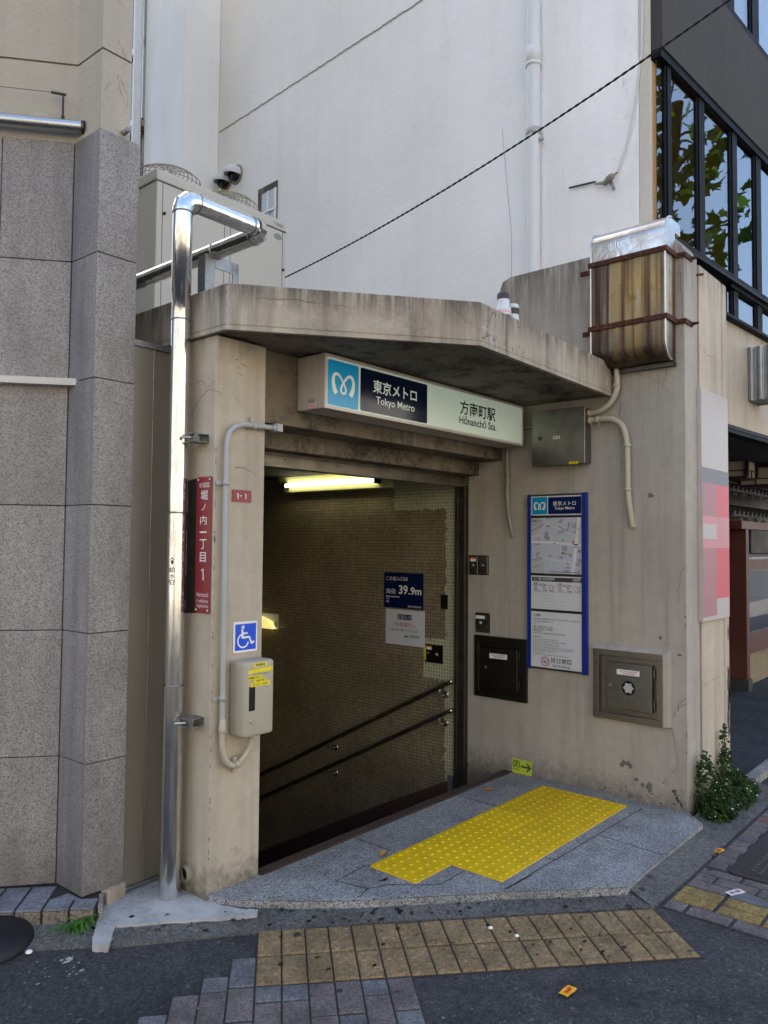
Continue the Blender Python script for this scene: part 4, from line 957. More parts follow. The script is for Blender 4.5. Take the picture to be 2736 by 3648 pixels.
# rusted cover tank with straps
tk = thing('rusted_cover', 'rust streaked stainless cover strapped to the top of the side wall', 'metal cover', (4.8, 2.1, 2.88))
ya, yb, za, zb = 2.278, 1.787, 2.83, 3.75; X = 4.735
def tank_section(z0, z1, name, mat):
    mb = MB(); pts = []
    n = 10; prof = []
    for k in range(n+1): prof.append((X+.085*(1-math.sin(math.pi/2*k/n)), zb-.085*(1-math.cos(math.pi/2*k/n)) if False else 0))
    return mb
n = 10; prof = [(4.908, 2.895), (4.83, 2.895)]
for k in range(n+1): a = math.pi/2*k/n; prof.append((4.83-.105*math.sin(a), 2.895+.105*(1-math.cos(a))))
low = list(prof)
body_p = [(4.908, 2.828)]+[(4.83-.105*math.sin(math.pi/2*k/n), 2.933-.105*math.cos(math.pi/2*k/n)) for k in range(n+1)]+[(4.725, 3.515), (4.908, 3.515)]
cap_p = [(4.908, 3.5155), (4.725, 3.5155)]+[(4.84-.115*math.cos(math.pi/2*k/n), 3.632+.115*math.sin(math.pi/2*k/n)) for k in range(n+1)]+[(5.0, 3.747), (5.0, 3.67), (4.908, 3.67)]
class FYs:
    def __init__(s, Y): s.Y = Y
    def pt(s, a, b, d=0): return Vector((a, s.Y+d, b))
mb = MB(); mb.ext(FYs(yb), body_p, 0, ya-yb); bdy = mb.build('body', 'rust_tank', tk, bevel=.003)
mb = MB(); mb.ext(FYs(yb-.001), cap_p, 0, ya-yb+.002); mb.build('cap', 'tank_cap', tk, bevel=.003)
for nm, pp in (('edge_trim', body_p[1:-1]), ('edge_trim', cap_p[1:-3])):
    for yy in (yb-.003, ya+.003):
        mb = MB(); mb.tube([(a-.001, yy, b) for a, b in pp], .006, 8); mb.build(nm, 'steel_light', tk)
for z in (3.497, 3.068):
    mb = MB(); zz = z
    mb.box(4.712, 4.7245, yb-.01, ya+.01, z, z+.032); mb.box(4.712, 4.909, yb-.018, yb-.0105, z, z+.032); mb.box(4.712, 4.909, ya+.0105, ya+.018, z, z+.032)
    mb.box(4.90, 4.909, ya+.018, ya+(.165 if z > 3.2 else .15), z+.028, z+.058); mb.box(4.90, 4.909, 1.728, yb-.018, z, z+.032); mb.box(4.90, 5.03, 1.718, 1.728, z, z+.032)
    s = mb.build('strap', 'rust', tk)
    mb = MB(); mb.lathe((4.90, ya+.04, z+.012), [(.012, 0), (.012, .01), (.006, .02), (0, .02)], 8, (-1, 0, 0)); mb.lathe((5.02, 1.718, z+.02), [(.012, 0), (.012, .01), (.007, .04), (0, .04)], 8, (0, -1, 0)); mb.build('bolt', 'rust', s)
mb = MB(); mb.box(4.86, 4.909, yb-.004, ya+.004, 2.80, 2.826); mb.build('base_flange', 'steel_dark', tk)
mb = MB(); mb.lathe((5.13, 1.735, 3.44), [(.008, 0), (.008, .05), (0, .05)], 8, (.6, -1, .1)); tag(mb.build('rusty_bolt', 'rust'), 'thin rusty bolt sticking out near the top end of the side wall', 'bolt')

# ---------------------------------------------------------------- things on the pillar
pc = conduit('pillar_conduit', 'pale grey conduit running down the pillar front and looping under the intercom', [(2.61, 2.978, 2.236), (2.53, 2.978, 2.232), (2.446, 2.978, 2.230), (2.375, 2.978, 2.225), (2.313, 2.978, 2.192), (2.289, 2.978, 2.125), (2.286, 2.978, 1.93), (2.286, 2.978, 1.36), (2.287, 2.978, .93), (2.289, 2.978, .775)], .0135, 'conduit', [((2.452, 2.978, 2.230), (1, 0, 0)), ((2.286, 2.978, 1.933), (0, 0, 1)), ((2.287, 2.978, .911), (0, 0, 1))], (0, -1, 0))
mb = MB(); mb.tube(catmull([(2.289, 2.978, .79), (2.289, 2.978, .70), (2.308, 2.978, .622), (2.352, 2.978, .583), (2.402, 2.975, .60), (2.442, 2.965, .655), (2.452, 2.95, .725)], 6), .0145, 12); mb.build('hose', 'conduit_beige', pc)
mb = MB(); mb.lathe((2.289, 2.978, .745), [(.0135, 0), (.019, .002), (.019, .032), (.016, .036), (.016, .066), (.0135, .07)], 14); mb.build('coupling', 'conduit_beige', pc)
mb = MB(); mb.box(2.585, 2.622, 2.955, 3.005, 2.216, 2.256); mb.lathe((2.565, 2.978, 2.234), [(.018, 0), (.018, .022)], 12, (1, 0, 0)); mb.build('end_box', 'conduit', pc, bevel=.002)
mb = MB(); mb.tube([(2.378, 2.996, .547), (2.378, 2.996, .62)], .012, 8); mb.lathe((2.365, 2.976, .583), [(.0150, 0), (.018, 0), (.018, .022), (.015, .022)], 12, (1, .0, .25)); mb.build('saddle', 'conduit_beige', pc)

wsn = thing('wheelchair_sign', 'blue and white wheelchair symbol plate on the pillar above the intercom', 'sign', (2.44, 3.0, 1.11))
mb = MB(); mb.ext(FP, mb.rrpts(2.366, 2.515, 1.112, 1.261, .006), .001, .004); pl = mb.build('plate', 'white', wsn)
FP2 = FY(3.0055); mb = MB(); mb.rect(FP2, 2.377, 2.507, 1.122, 1.250, 0); mb.build('field', 'wheel_blue', pl)
mb = MB(); o = lambda px, py: (2.377+.130*px, 1.122+.128*py); D = .0008
mb.disc(FP2, *o(.36, .87), .0095, D, 18); mb.stroke(FP2, [o(.33, .85), o(.35, .46)], [.012, .015], D)
mb.stroke(FP2, [o(.35, .635), o(.58, .64)], .0085, D+.0004); mb.stroke(FP2, [o(.33, .475), o(.66, .49), o(.78, .24)], .011, D+.0006); mb.stroke(FP2, [o(.765, .235), o(.91, .30)], .011, D+.0008)
c = o(.375, .36); mb.ring(FP2, c[0], c[1], .0285, .0365, D+.0001, 30, 110, 345); mb.build('pictogram', 'white', pl)

ic = thing('intercom_box', 'rounded grey intercom box with yellow labels hung on the pillar', 'intercom', (2.44, 2.94, .72))
mb = MB(); mb.box(2.345, 2.528, 2.885, 3.009, .724, 1.083); ib = mb.build('body', 'intercom', ic, bevel=.018, bseg=4)
for p in ib.data.polygons: p.use_smooth = True
FI = FY(2.8845)
mb = MB(); mb.rrect(FI, 2.369, 2.406, .850, .966, .005, .0008); mb.build('handle_slot', 'black', ib)
mb = MB(); mb.lathe((2.386, 2.885, .802), [(.0105, 0), (.0105, .005), (.007, .006), (.003, .004), (0, .004)], 18, (0, -1, 0)); mb.build('lock', 'steel_light', ib)
yl = MB(); yl.rect(FI, 2.394, 2.475, 1.055, 1.074, .0008); yl.poly(FI, [(2.362, 1.027), (2.513, 1.029), (2.513, 1.048), (2.362, 1.043)], .0008); yl.poly(FI, [(2.360, .996), (2.45, .998), (2.448, 1.012), (2.440, 1.017), (2.360, 1.015)], .0008); yl.rect(FI, 2.397, 2.474, .981, .996, .0009); yl.rect(FI, 2.378, 2.497, .963, .981, .0012)
la = yl.build('label', 'yellow_label', ib)
tx = MB(); tx.text(FI, '職員専用', 2.406, 2.464, 1.058, 1.071, .0017, .014); tx.text(FI, 'お電話下さい', 2.363, 2.442, 1.000, 1.012, .0017, .014); tx.text(FI, '方南町外線', 2.410, 2.462, .984, .994, .0017, .012); tx.text(FI, '03-3311-3069', 2.388, 2.485, .966, .978, .0017, .0); tx.text(FI, 'インターホン', 2.396, 2.485, 1.014, 1.025, .0014, .004)
tx.build('lettering', 'ink_grey', ib)

ad = thing('address_sign', 'tall narrow maroon street address sign on the pillar side by the pipe', 'sign', (2.23, 3.08, 1.3))
FA = FX(2.24)
mb = MB(); mb.ext(FA, mb.rrpts(3.139, 3.019, 1.310, 1.965, .010), .004, .0065); pl = mb.build('plate', 'maroon', ad)
FA2 = FX(2.2332); mb = MB(); mb.text(FA2, '杉並区', 3.118, 3.034, 1.913, 1.937, .0006, .006)
for s, a0, a1, z0, z1 in (('堀', 3.105, 3.050, 1.853, 1.900), ('ノ', 3.097, 3.064, 1.802, 1.834), ('内', 3.106, 3.054, 1.734, 1.778), ('一', 3.108, 3.053, 1.694, 1.702), ('丁', 3.107, 3.052, 1.616, 1.664), ('目', 3.103, 3.056, 1.554, 1.602), ): mb.text(FA2, s, a0, a1, z0, z1, .0006, .008)
mb.stroke(FA2, [(3.090, 1.512), (3.076, 1.523), (3.073, 1.467)], .008, .0006); mb.text(FA2, 'Horinouchi', 3.122, 3.032, 1.388, 1.409, .0006, .0); mb.text(FA2, '1-chōme', 3.120, 3.033, 1.360, 1.378, .0006, .0); mb.text(FA2, 'Suginami-ku', 3.121, 3.032, 1.332, 1.354, .0006, .0)
mb.build('lettering', 'white', pl)
mb = MB()
for a in (3.127, 3.036):
    for z in (1.952, 1.325): mb.knob(FA2, a, z, .005, 0, .0018, 10)
mb.build('screw', 'white', pl)
mb = MB(); mb.poly(FA, jag([(3.225, 1.30), (3.222, 1.5), (3.223, 1.75), (3.221, 1.955), (3.14, 1.96), (3.142, 1.308), (3.225, 1.30)], .004, 8)[:-1], .002); mb.build('tar_smear', 'smear', pil)
n1 = thing('number_plate', 'small maroon house number plate reading 1-1 on the pillar front', 'sign', (2.404, 3.0, 1.848))
mb = MB(); mb.slab(FP, 2.345, 2.464, 1.848, 1.908, .001, .004); pl = mb.build('plate', 'maroon', n1)
mb = MB(); [mb.stroke(FP, [(q-.006, 1.886), (q, 1.891), (q, 1.863)], .0055, .0048) for q in (2.380, 2.429)]; mb.slab(FP, 2.391, 2.404, 1.877, 1.881, .004, .0048); mb.build('lettering', 'white', pl)

# ---------------------------------------------------------------- inside the stairway
for z0, lab in ((.601, 'upper steel handrail sloping down the tiled stairway wall'), (.381, 'lower steel handrail sloping down the tiled stairway wall')):
    h = thing('handrail', lab, 'handrail', (4.84, 3.5, z0), 'handrails on the stairway wall')
    s = -.519; zf = lambda y: z0+s*(y-3.489); mb = MB(); mb.tube([(4.84, 3.49, zf(3.49)), (4.84, 9.0, zf(9.0))], .0175, 12); mb.build('rail', 'rail_steel', h)
    mb = MB(); mb.lathe((4.84, 3.49, zf(3.49)), [(.0178, -.09), (.0182, -.088), (.0182, 0), (.014, .010), (0, .013)], 12, Vector((0, -1, -s)).normalized()); mb.build('end_cap', 'steel_light', h)
    for y in (3.60, 4.79, 6.0, 7.2):
        z = zf(y); mb = MB(); mb.tube(catmull([(4.84, y, z-.016), (4.84, y, z-.05), (4.862, y, z-.066), (4.908, y-.01, z-.066)], 5), .0075, 8); mb.lathe((4.909, y-.01, z-.066), [(.028, 0), (.028, .006), (.012, .008)], 14, (-1, 0, 0)); mb.build('bracket', 'steel_light', h)
fl = thing('fluorescent_lamp', 'lit yellowish fluorescent tube lamp at the top of the stairway wall', 'lamp', (4.85, 4.8, 2.1))
mb = MB(); mb.hexa([(4.79, 5.47, 2.258), (4.79, 4.16, 2.258), (4.90, 4.16, 2.258), (4.90, 5.47, 2.258), (4.83, 5.40, 2.12), (4.83, 4.13, 2.12), (4.905, 4.13, 2.12), (4.905, 5.40, 2.12)]); mb.build('reflector', 'lamp_body', fl)
mb = MB(); mb.tube([(4.782, 5.34, 2.178), (4.782, 4.25, 2.178)], .016, 14); mb.build('tube', 'tube_lamp', fl)
for y in (5.36, 4.22):
    mb = MB(); mb.box(4.765, 4.83, y-.02, y+.02, 2.150, 2.205); mb.build('socket', 'black', fl, bevel=.004)
em = thing('emergency_lamp', 'small lit emergency lamp half hidden behind the pillar edge', 'lamp', (4.88, 5.7, .82))
mb = MB(); mb.slab(FW, 5.80, 5.564, .834, .972, 0, .006); mb.build('back_plate', 'paper', em)
mb = MB(); pts = [(6.10-.53*k/12, .836+.125*math.sqrt(max(0, 1-(k/12)**2.2))) for k in range(13)]; mb.ext(FW, [(6.10, .834)]+pts+[(5.57, .834)], .006, .07); mb.build('diffuser', 'emerg', em, bevel=.008)
mb = MB(); mb.slab(FW, 5.60, 5.575, .84, .90, .006, .02); mb.build('end_cap', 'grate_soft', em)

el = thing('altitude_sign', 'navy plate giving the height above sea level on the stairway tiles', 'sign', (4.9, 4.03, 1.12))
mb = MB(); mb.slab(FW, 4.234, 3.818, 1.121, 1.412, .001, .005); pl = mb.build('plate', 'navy', el)
mb = MB(); D = .0058
mb.text(FW, 'この出入口は', 4.212, 3.977, 1.345, 1.380, D, .008); mb.text(FW, '海抜', 4.213, 4.103, 1.235, 1.279, D, .0); mb.text(FW, '39', 4.073, 3.978, 1.236, 1.310, D, .02); mb.text(FW, '.9m', 3.968, 3.836, 1.236, 1.298, D, .02); mb.text(FW, 'Above sea level', 4.211, 4.067, 1.206, 1.222, D, .01); mb.text(FW, '海拔', 4.211, 4.175, 1.185, 1.199, D, .01); mb.text(FW, '해발', 4.211, 4.176, 1.162, 1.177, D, .01); mb.text(FW, '東京地下鉄株式会社', 3.976, 3.836, 1.132, 1.148, D, .01)
mb.build('lettering', 'white', pl)
no = thing('keep_right_notice', 'white keep right notice with red words below the navy plate', 'notice', (4.9, 4.0, .82))
mb = MB(); mb.slab(FW, 4.213, 3.802, .821, 1.108, .001, .004); pl = mb.build('plate', 'paper', no)
mb = MB(); mb.rect(FW, 4.084, 3.937, 1.028, 1.071, .0048); hd = mb.build('heading_bar', 'navy', pl)
mb = MB(); mb.text(FW, 'お知らせ', 4.080, 3.941, 1.032, 1.067, .0056, 0); mb.build('lettering', 'white', hd)
mb = MB(); mb.text(FW, '「右側通行」', 4.122, 3.918, .970, 1.006, .0048, 0); mb.build('lettering', 'ink_red', pl)
mb = MB(); mb.text(FW, 'に', 3.910, 3.890, .973, .988, .0048, 0); mb.text(FW, 'ご協力をお願いいたします。', 4.163, 3.862, .932, .955, .0048, 0); mb.text(FW, '方南町駅長', 3.966, 3.850, .886, .908, .0048, .004); mb.rect(FW, 3.994, 3.976, .887, .902, .0048); mb.build('lettering', 'ink', pl)
mb = MB(); mb.rect(FW, 4.012, 3.994, .887, .902, .0048); mb.build('emblem', 'sky_blue', pl)
mb = MB(); mb.slab(FW, 3.644, 3.578, 1.141, 1.254, 0, .006); tag(mb.build('blank_plate', 'steel_dark'), 'small blank dark plate on the tiles beside the navy plate', 'cover plate')
sp = thing('switch_panel', 'dark switch panel with yellow edge strip below the white notice', 'switch panel', (4.9, 3.7, .71))
mb = MB(); mb.slab(FW, 3.796, 3.618, .710, .855, 0, .008); bp = mb.build('plate', 'steel_dark', sp, bevel=.002)
mb = MB(); mb.slab(FW, 3.794, 3.784, .725, .842, .0082, .0092); mb.build('strip', 'yellow_label', bp)
mb = MB(); mb.slab(FW, 3.776, 3.728, .812, .832, .0082, .0092); mb.build('label_plate', 'white', bp)
mb = MB(); mb.slab(FW, 3.776, 3.728, .8322, .845, .0082, .0092); mb.build('label_plate', 'orange', bp)
mb = MB(); mb.lathe((4.902, 3.762, .785), [(.007, 0), (.007, .004), (0, .005)], 12, (-1, 0, 0)); mb.lathe((4.902, 3.678, .778), [(.014, 0), (.014, .004), (0, .005)], 14, (-1, 0, 0)); mb.build('key_lock', 'steel_light', bp)
# ---------------------------------------------------------------- polished jacketed pipe
sp = thing('jacketed_pipe', 'tall polished steel jacketed water pipe standing between granite and pillar', 'pipe', (2.135, 3.185, -.03))
px, py, r = 2.155, 3.185, .0475
prof = [(r+.003, 0), (r+.002, .10), (r, .16)]+[(r, .2)]
mb = MB(); mb.lathe((px, py, -.032), [(r+.004, 0), (r+.003, .08), (r+.001, .17), (r, .9), (r-.0005, 1.0)], 36); mb.lathe((px, py, .966), [(r-.0025, 0), (r-.0025, .83)], 36); mb.lathe((px, py, 1.79), [(r-.0025, 0), (r-.0025, .95)], 36); mb.lathe((px, py, 2.73), [(r-.004, 0), (r-.004, .14), (r, .141), (r, .536)], 36)
mb.build('riser', 'chrome', sp)
mb = MB(); zc = 3.385; n = 3; rr = .058                                  # gored elbow
def mitre(mb, c, a, b, Rb, r, n=6, seg=30):
    a, b = Vector(a), Vector(b); path = []
    for k in range(n+1):
        t = math.pi/2*k/n; path.append(Vector(c)+a*Rb*(math.cos(t))*-1+b*Rb*math.sin(t)*1)
    return path
ex0 = (px, py, 3.225)
ZR = 3.335; pathA = [Vector((px, py, ZR-.075)), Vector((px, py, ZR-.062))]+[Vector((px+.058*(1-math.cos(math.pi/2*k/n)), py, ZR-.058+.058*math.sin(math.pi/2*k/n))) for k in range(n+1)]+[Vector((px+.075, py, ZR))]
mb.tube(pathA, r+.003, 30, cap=False, smooth=False); mb.build('elbow', 'chrome', sp)
mb = MB(); mb.tube([(px+.07, py, ZR), (2.60, py, ZR)], r, 32); mb.build('top_run', 'chrome', sp)
pathB = [Vector((2.60+.08*math.sin(math.pi/2*k/n), py+.08*(1-math.cos(math.pi/2*k/n)), ZR)) for k in range(n+1)]
mb = MB(); mb.tube(pathB, r+.003, 30, cap=False, smooth=False); mb.build('elbow', 'chrome', sp)
mb = MB(); mb.tube([(2.68, py+.08, ZR), (2.68, 7.0, ZR)], r, 32); mb.build('rear_run', 'chrome', sp)
for p, ax, rr in (((px, py, .966), (0, 0, 1), r), ((px, py, 1.79), (0, 0, 1), r), ((px, py, 2.73), (0, 0, 1), r-.001), ((px, py, ZR-.072), (0, 0, 1), r+.003), ((px+.078, py, ZR), (1, 0, 0), r+.003), ((2.575, py, ZR), (1, 0, 0), r+.002), ((2.68, py+.095, ZR), (0, 1, 0), r+.003), ((2.68, 3.62, ZR), (0, 1, 0), r+.002)):
    mb = MB(); mb.lathe(Vector(p)-Vector(ax)*.004, [(rr-.003, 0), (rr+.002, .001), (rr+.0025, .004), (rr+.002, .007), (rr-.003, .008)], 32, ax); mb.build('joint_band', 'band', sp)
# flow marking on the pipe
vd = Vector((px, py, 0)); to = (Vector((0, 0, 0))-vd); to.z = 0; to.normalize(); ang0 = math.atan2(to.y, to.x)
class FCyl:
    def pt(s, a, b, d=0): q = ang0+a/(r-.0025); return Vector((px+(r-.0025+d)*math.cos(q), py+(r-.0025+d)*math.sin(q), b))
FCL = FCyl(); mb = MB(); D = .0008; a = .0-.018
mb.poly(FCL, [(a-.012, 1.562), (a, 1.577), (a+.012, 1.562)], D); mb.rect(FCL, a-.006, a+.006, 1.545, 1.562, D)
for s, z0, z1 in (('給', 1.504, 1.531), ('水', 1.474, 1.500), ('管', 1.446, 1.472)): mb.text(FCL, s, a-.016, a+.016, z0, z1, D, .004)
mb.build('lettering', 'ink', sp)
for z in (2.148, .80):
    b = thing('pipe_bracket', 'steel channel bracket holding the pipe to the pillar, '+('upper one above the address sign' if z > 1 else 'lower one near the drain mouth'), 'bracket', (2.2, 3.08, z), 'brackets of the jacketed pipe')
    mb = MB(); mb.box(2.155, 2.238, 3.055, 3.125, z+.017, z+.0205); mb.box(2.155, 2.238, 3.055, 3.125, z-.0205, z-.017); mb.box(2.2345, 2.2385, 3.055, 3.125, z-.017, z+.017); mb.box(2.155, 2.158, 3.03, 3.058, z-.0205, z+.0205)
    mb.build('channel', 'galv', b)
    mb = MB(); mb.lathe((2.16, 3.09, z), [(.006, 0), (.006, .05)], 8, (-1, .6, 0)); mb.build('bolt', 'steel_light', b)
pb = thing('pipe_stand', 'galvanised angle iron stand on the canopy roof under the rear pipe run', 'pipe stand', (2.74, 3.65, 2.875))
mb = MB(); mb.box(2.605, 2.675, 3.62, 3.626, 2.875, 3.302); mb.box(2.605, 2.611, 3.626, 3.69, 2.875, 3.302); mb.build('leg', 'galv', pb)
mb = MB(); mb.box(2.80, 2.845, 3.62, 3.626, 2.875, 3.302); mb.build('leg', 'galv', pb)
mb = MB(); mb.box(2.676, 2.799, 3.6195, 3.6255, 3.235, 3.303); mb.box(2.605, 2.845, 3.6265, 3.69, 3.297, 3.303); mb.build('crossbar', 'galv', pb)

# ---------------------------------------------------------------- granite clad building on the left
gb = thing('granite_building', 'corner building clad in pinkish granite panels with beige stucco above', 'building', (1.0, 4.5, 0))
gu = Vector((.777, -.63, 0)).normalized(); gn = Vector((-.63, -.777, 0)).normalized(); I0 = Vector((1.801, 3.588, 0))
def gq(s, d): p = I0-gu*s-gn*d; return (p.x, p.y)
mb = MB()
for k in range(6):
    z0 = .032+.5965*k; z1 = z0+.5965-.004
    mb.prism([(1.8030, 3.590), (1.808, 3.36), (2.016, 3.36), (2.016, 3.66), (1.835, 3.66)], z0, z1)
    s = .004
    for e in (.333, 1.25, 2.17, 3.1, 4.1, 5.2):
        q = [gq(s, 0), gq(e-.002, 0), gq(e-.002, .04), gq(s, .04)]; mb.prism(q, z0, z1); s = e+.002
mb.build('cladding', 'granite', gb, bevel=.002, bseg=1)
mb = MB(); mb.prism([gq(5.3, .012), gq(.01, .012), (1.82, 3.56), (1.822, 3.374), (2.004, 3.374), (2.004, 3.75), (2.004, 9), (-1, 9)], -.05, 3.60); mb.build('joint_backing', 'granite_dark', gb)
foot = [gq(5.3, .006), gq(.0, .006), (1.808, 3.58), (1.814, 3.368), (1.968, 3.368), (1.968, 9), (-2, 9)]
mb = MB(); mb.prism(foot, 3.6008, 3.995); mb.prism(foot, 4.006, 15)
mb.prism([gq(5.2, .02), gq(.02, .02), (1.82, 3.6), (1.826, 3.38), (1.955, 3.38), (1.955, 9), (-2, 9)], 3.99, 4.01)
bs = mb.build('stucco_wall', 'beige_stucco', gb)
mb = MB(); FG = FY(3.368)
for k in range(7):
    a = 1.87+R.uniform(-.03, .07); b = 3.75+R.uniform(0, .9); mb.crk(FG, jag([(a, b), (a+R.uniform(-.03, .05), b-R.uniform(.03, .1)), (a+R.uniform(0, .06), b-.13)], .008, 6), R.uniform(.001, .0025), .0012)
mb.build('crack', 'crack', bs)
# plinth
pf = Vector((.737, -.676, 0)).normalized(); pn = Vector((-.676, -.737, 0)).normalized(); E0 = Vector((1.807, 3.225, 0))
def pq(s, d): p = E0-pf*s-pn*d; return (p.x, p.y)
mb = MB(); mb.prism([pq(4.6, .006), pq(.004, .006), (1.885, 3.30), (1.92, 3.36), (1.83, 3.42), (1.815, 3.59), pq(4.6, .24)], -.12, .024); mb.build('plinth_core', 'joint', gb)
mb = MB(); m2 = MB(); T = .1155
for k in range(34):
    s0, s1 = k*T+.0035+(.004 if k else .01), (k+1)*T-.0035
    mb.prism([pq(s1, .0), pq(s0, .0), pq(s0, .092), pq(s1, .092)], .020, .0305)
    if k > 1: mb.prism([pq(s1, .098), pq(s0, .098), pq(s0, .235), pq(s1, .235)], .020, .0303)
    m2.prism([pq(s1, -.004), pq(s0, -.004), pq(s0, .01), pq(s1, .01)], -.1, .019)
mb.prism([(1.805, 3.335), pq(.12, .095), pq(.23, .095), (1.795, 3.45)], .02, .0301)
mb.build('plinth_tiles', 'plinth_tile', gb, bevel=.002, bseg=1); m2.build('plinth_riser', 'plinth_face', gb, bevel=.002, bseg=1)
mb = MB(); mb.prism([(1.812, 3.222), (1.826, 3.212), (1.905, 3.335), (1.888, 3.345)], -.1, .032); mb.build('plinth_end', 'landing_edge', gb, bevel=.004)
mb = MB(); mb.prism([(1.912, 3.318), (2.022, 3.345), (2.022, 3.368), (1.90, 3.358)], -.1, .036); mb.build('corner_stone', 'cream', gb, bevel=.004)
# slim tube rail with its small T aerial, and the white ledge
rl = thing('tube_rail', 'thick brushed steel tube mounted along the top of the granite', 'tube', tuple(gq(0, -.05))+(3.66,))
a, b = gq(-.052, -.045), gq(5, -.045); mb = MB(); mb.tube([(a[0], a[1], 3.664), (b[0], b[1], 3.664)], .030, 20); mb.build('tube', 'steel_light', rl)
mb = MB(); q = Vector((a[0], a[1], 3.664)); mb.lathe(q-gu*.012, [(.0305, 0), (.033, .003), (.033, .012), (.028, .016), (0, .017)], 20, gu); mb.build('end_cap', 'steel_dark', rl)
mb = MB(); q = gq(.05, -.045); mb.lathe((q[0], q[1], 3.69), [(.009, 0), (.009, .022), (.005, .024), (.005, .125)], 10); q2 = gq(.105, -.045); mb.tube([(q[0]+gu.x*.012, q[1]+gu.y*.012, 3.818), (q2[0], q2[1], 3.824)], .007, 8); mb.build('tee_bracket', 'steel_dark', rl)
mb = MB(); mb.tube([(*gq(.09, -.045), 3.824), (*gq(4, -.03), 3.86)], .0015, 5); mb.build('guy_wire', 'steel_dark', rl)
lg = thing('light_ledge', 'slim white ledge trim running across the granite at head height', 'ledge', tuple(gq(0, 0))+(2.39,))
mb = MB(); mb.prism([gq(-.052, -.046), gq(5, -.046), gq(5, -.001), gq(0.003, -.001)], 2.397, 2.431); mb.build('trim', 'ac', lg, bevel=.002)
mb = MB(); mb.lathe((1.93, 3.36, 3.63), [(.013, 0), (.013, .04), (0, .042)], 12, (0, -1, .1)); tag(mb.build('wall_stub', 'galv'), 'short grey pipe stub on the stucco just above the granite', 'pipe stub')

# beige sheet metal panel closing the gap
bp = thing('gap_panel', 'beige folded sheet metal panel closing the gap behind the pipe', 'panel', (2.13, 3.37, -.02))
mb = MB(); mb.box(2.018, 2.128, 3.374, 3.40, .0, 2.61); mb.box(2.131, 2.238, 3.380, 3.40, .0, 2.61); mb.build('sheet', 'panel_beige', bp, bevel=.002)
mb = MB(); mb.box(2.018, 2.238, 3.366, 3.40, 2.611, 2.640); mb.box(2.018, 2.238, 3.369, 3.40, -.016, -.001); mb.build('edge_trim', 'galv', bp)
mb = MB(); mb.tube([(2.13, 3.372, .0), (2.13, 3.372, 2.61)], .003, 6); mb.build('seam', 'galv', bp)

# ---------------------------------------------------------------- white building behind
wb = thing('white_building', 'tall white stucco building with dark ribbon windows rising behind the entrance', 'building', (6.5, 4.5, 0))
fd = Vector((.9978, -.066, 0)); wd = Vector((.066, .9978, 0)); C0 = Vector((5.2, 2.055, 0))
def wq(s, d=0): p = C0+wd*s+Vector((-.9978, .066, 0))*d; return (p.x, p.y)
mb = MB(); mb.prism([wq(.09), wq(5.457), wq(5.457+1, -.5), wq(5, -.4), wq(.09, -.3)], .0, 17); mw = mb.build('wall', 'white_wall', wb)
mb = MB(); mb.prism([(5.2, 2.055), wq(.0895), wq(.0895, -.3), (5.5, 2.035)], 3.0, 17); mb.build('corner_strip', 'corner_cream', wb, bevel=.006)
FWW = FR((5.2, 2.055, 0), wd, (0, 0, 1), (-.9978, .066, 0))
mb = MB()
mb.stroke(FWW, jag([(0.06, 6.58), (1.5, 6.585), (3, 6.59), (5.45, 6.595)], .005, 60), .018, .003); mb.build('seam', 'conduit_dirty', mw)
mb = MB()
for k in range(26): mb.poly(FWW, blob(R.uniform(.1, .22), 3.7+R.uniform(0, 1.8), R.uniform(.004, .012), R.uniform(.01, .05), 9, .5), .003)
mb.build('flaked_edge', 'white_pier', mw)
P0 = Vector((5.075, 7.53, 0)); P1 = (5.137, 8.47)
mb = MB(); mb.prism([wq(5.457), (P0.x, P0.y), P1, (5.45, 8.5), wq(6.3, -.2)], 0, 17); mb.build('pier', 'white_pier', wb, bevel=.01)
mb = MB(); mb.prism([(5.25, 8.49), (5.62, 14.2), (8, 14.2), (8, 8.3)], 0, 17); rw = mb.build('rear_wall', 'cream', wb)
FRR = FR((5.25, 8.49, 0), (.0647, .9979, 0), (0, 0, 1), (-.9979, .0647, 0))
for z0 in (7.05, 10.2):
    mb = MB()
    for a0, a1, b0, b1 in ((.15, 5.0, z0, z0+.08), (.15, 5.0, z0+1.9, z0+1.98), (.15, 5.0, z0+.95, z0+1.03), (.15, .23, z0+.08, z0+1.9), (2.5, 2.58, z0+.08, z0+1.9)): mb.slab(FRR, a0, a1, b0, b1, -.01, .05)
    wf = mb.build('window_frame', 'pvc', wb); mb = MB(); mb.slab(FRR, .2, 5.0, z0+.06, z0+1.93, .002, .012); mb.build('pane', 'opp_win', wf)
mb = MB(); mb.slab(FRR, .0, 5.2, 6.86, 6.93, -.01, .14); mb.build('sill', 'cream', wb)
mb = MB(); mb.slab(FRR, .0, 5.2, 9.2, 9.75, -.01, .22); mb.build('balcony_edge', 'roof', wb)
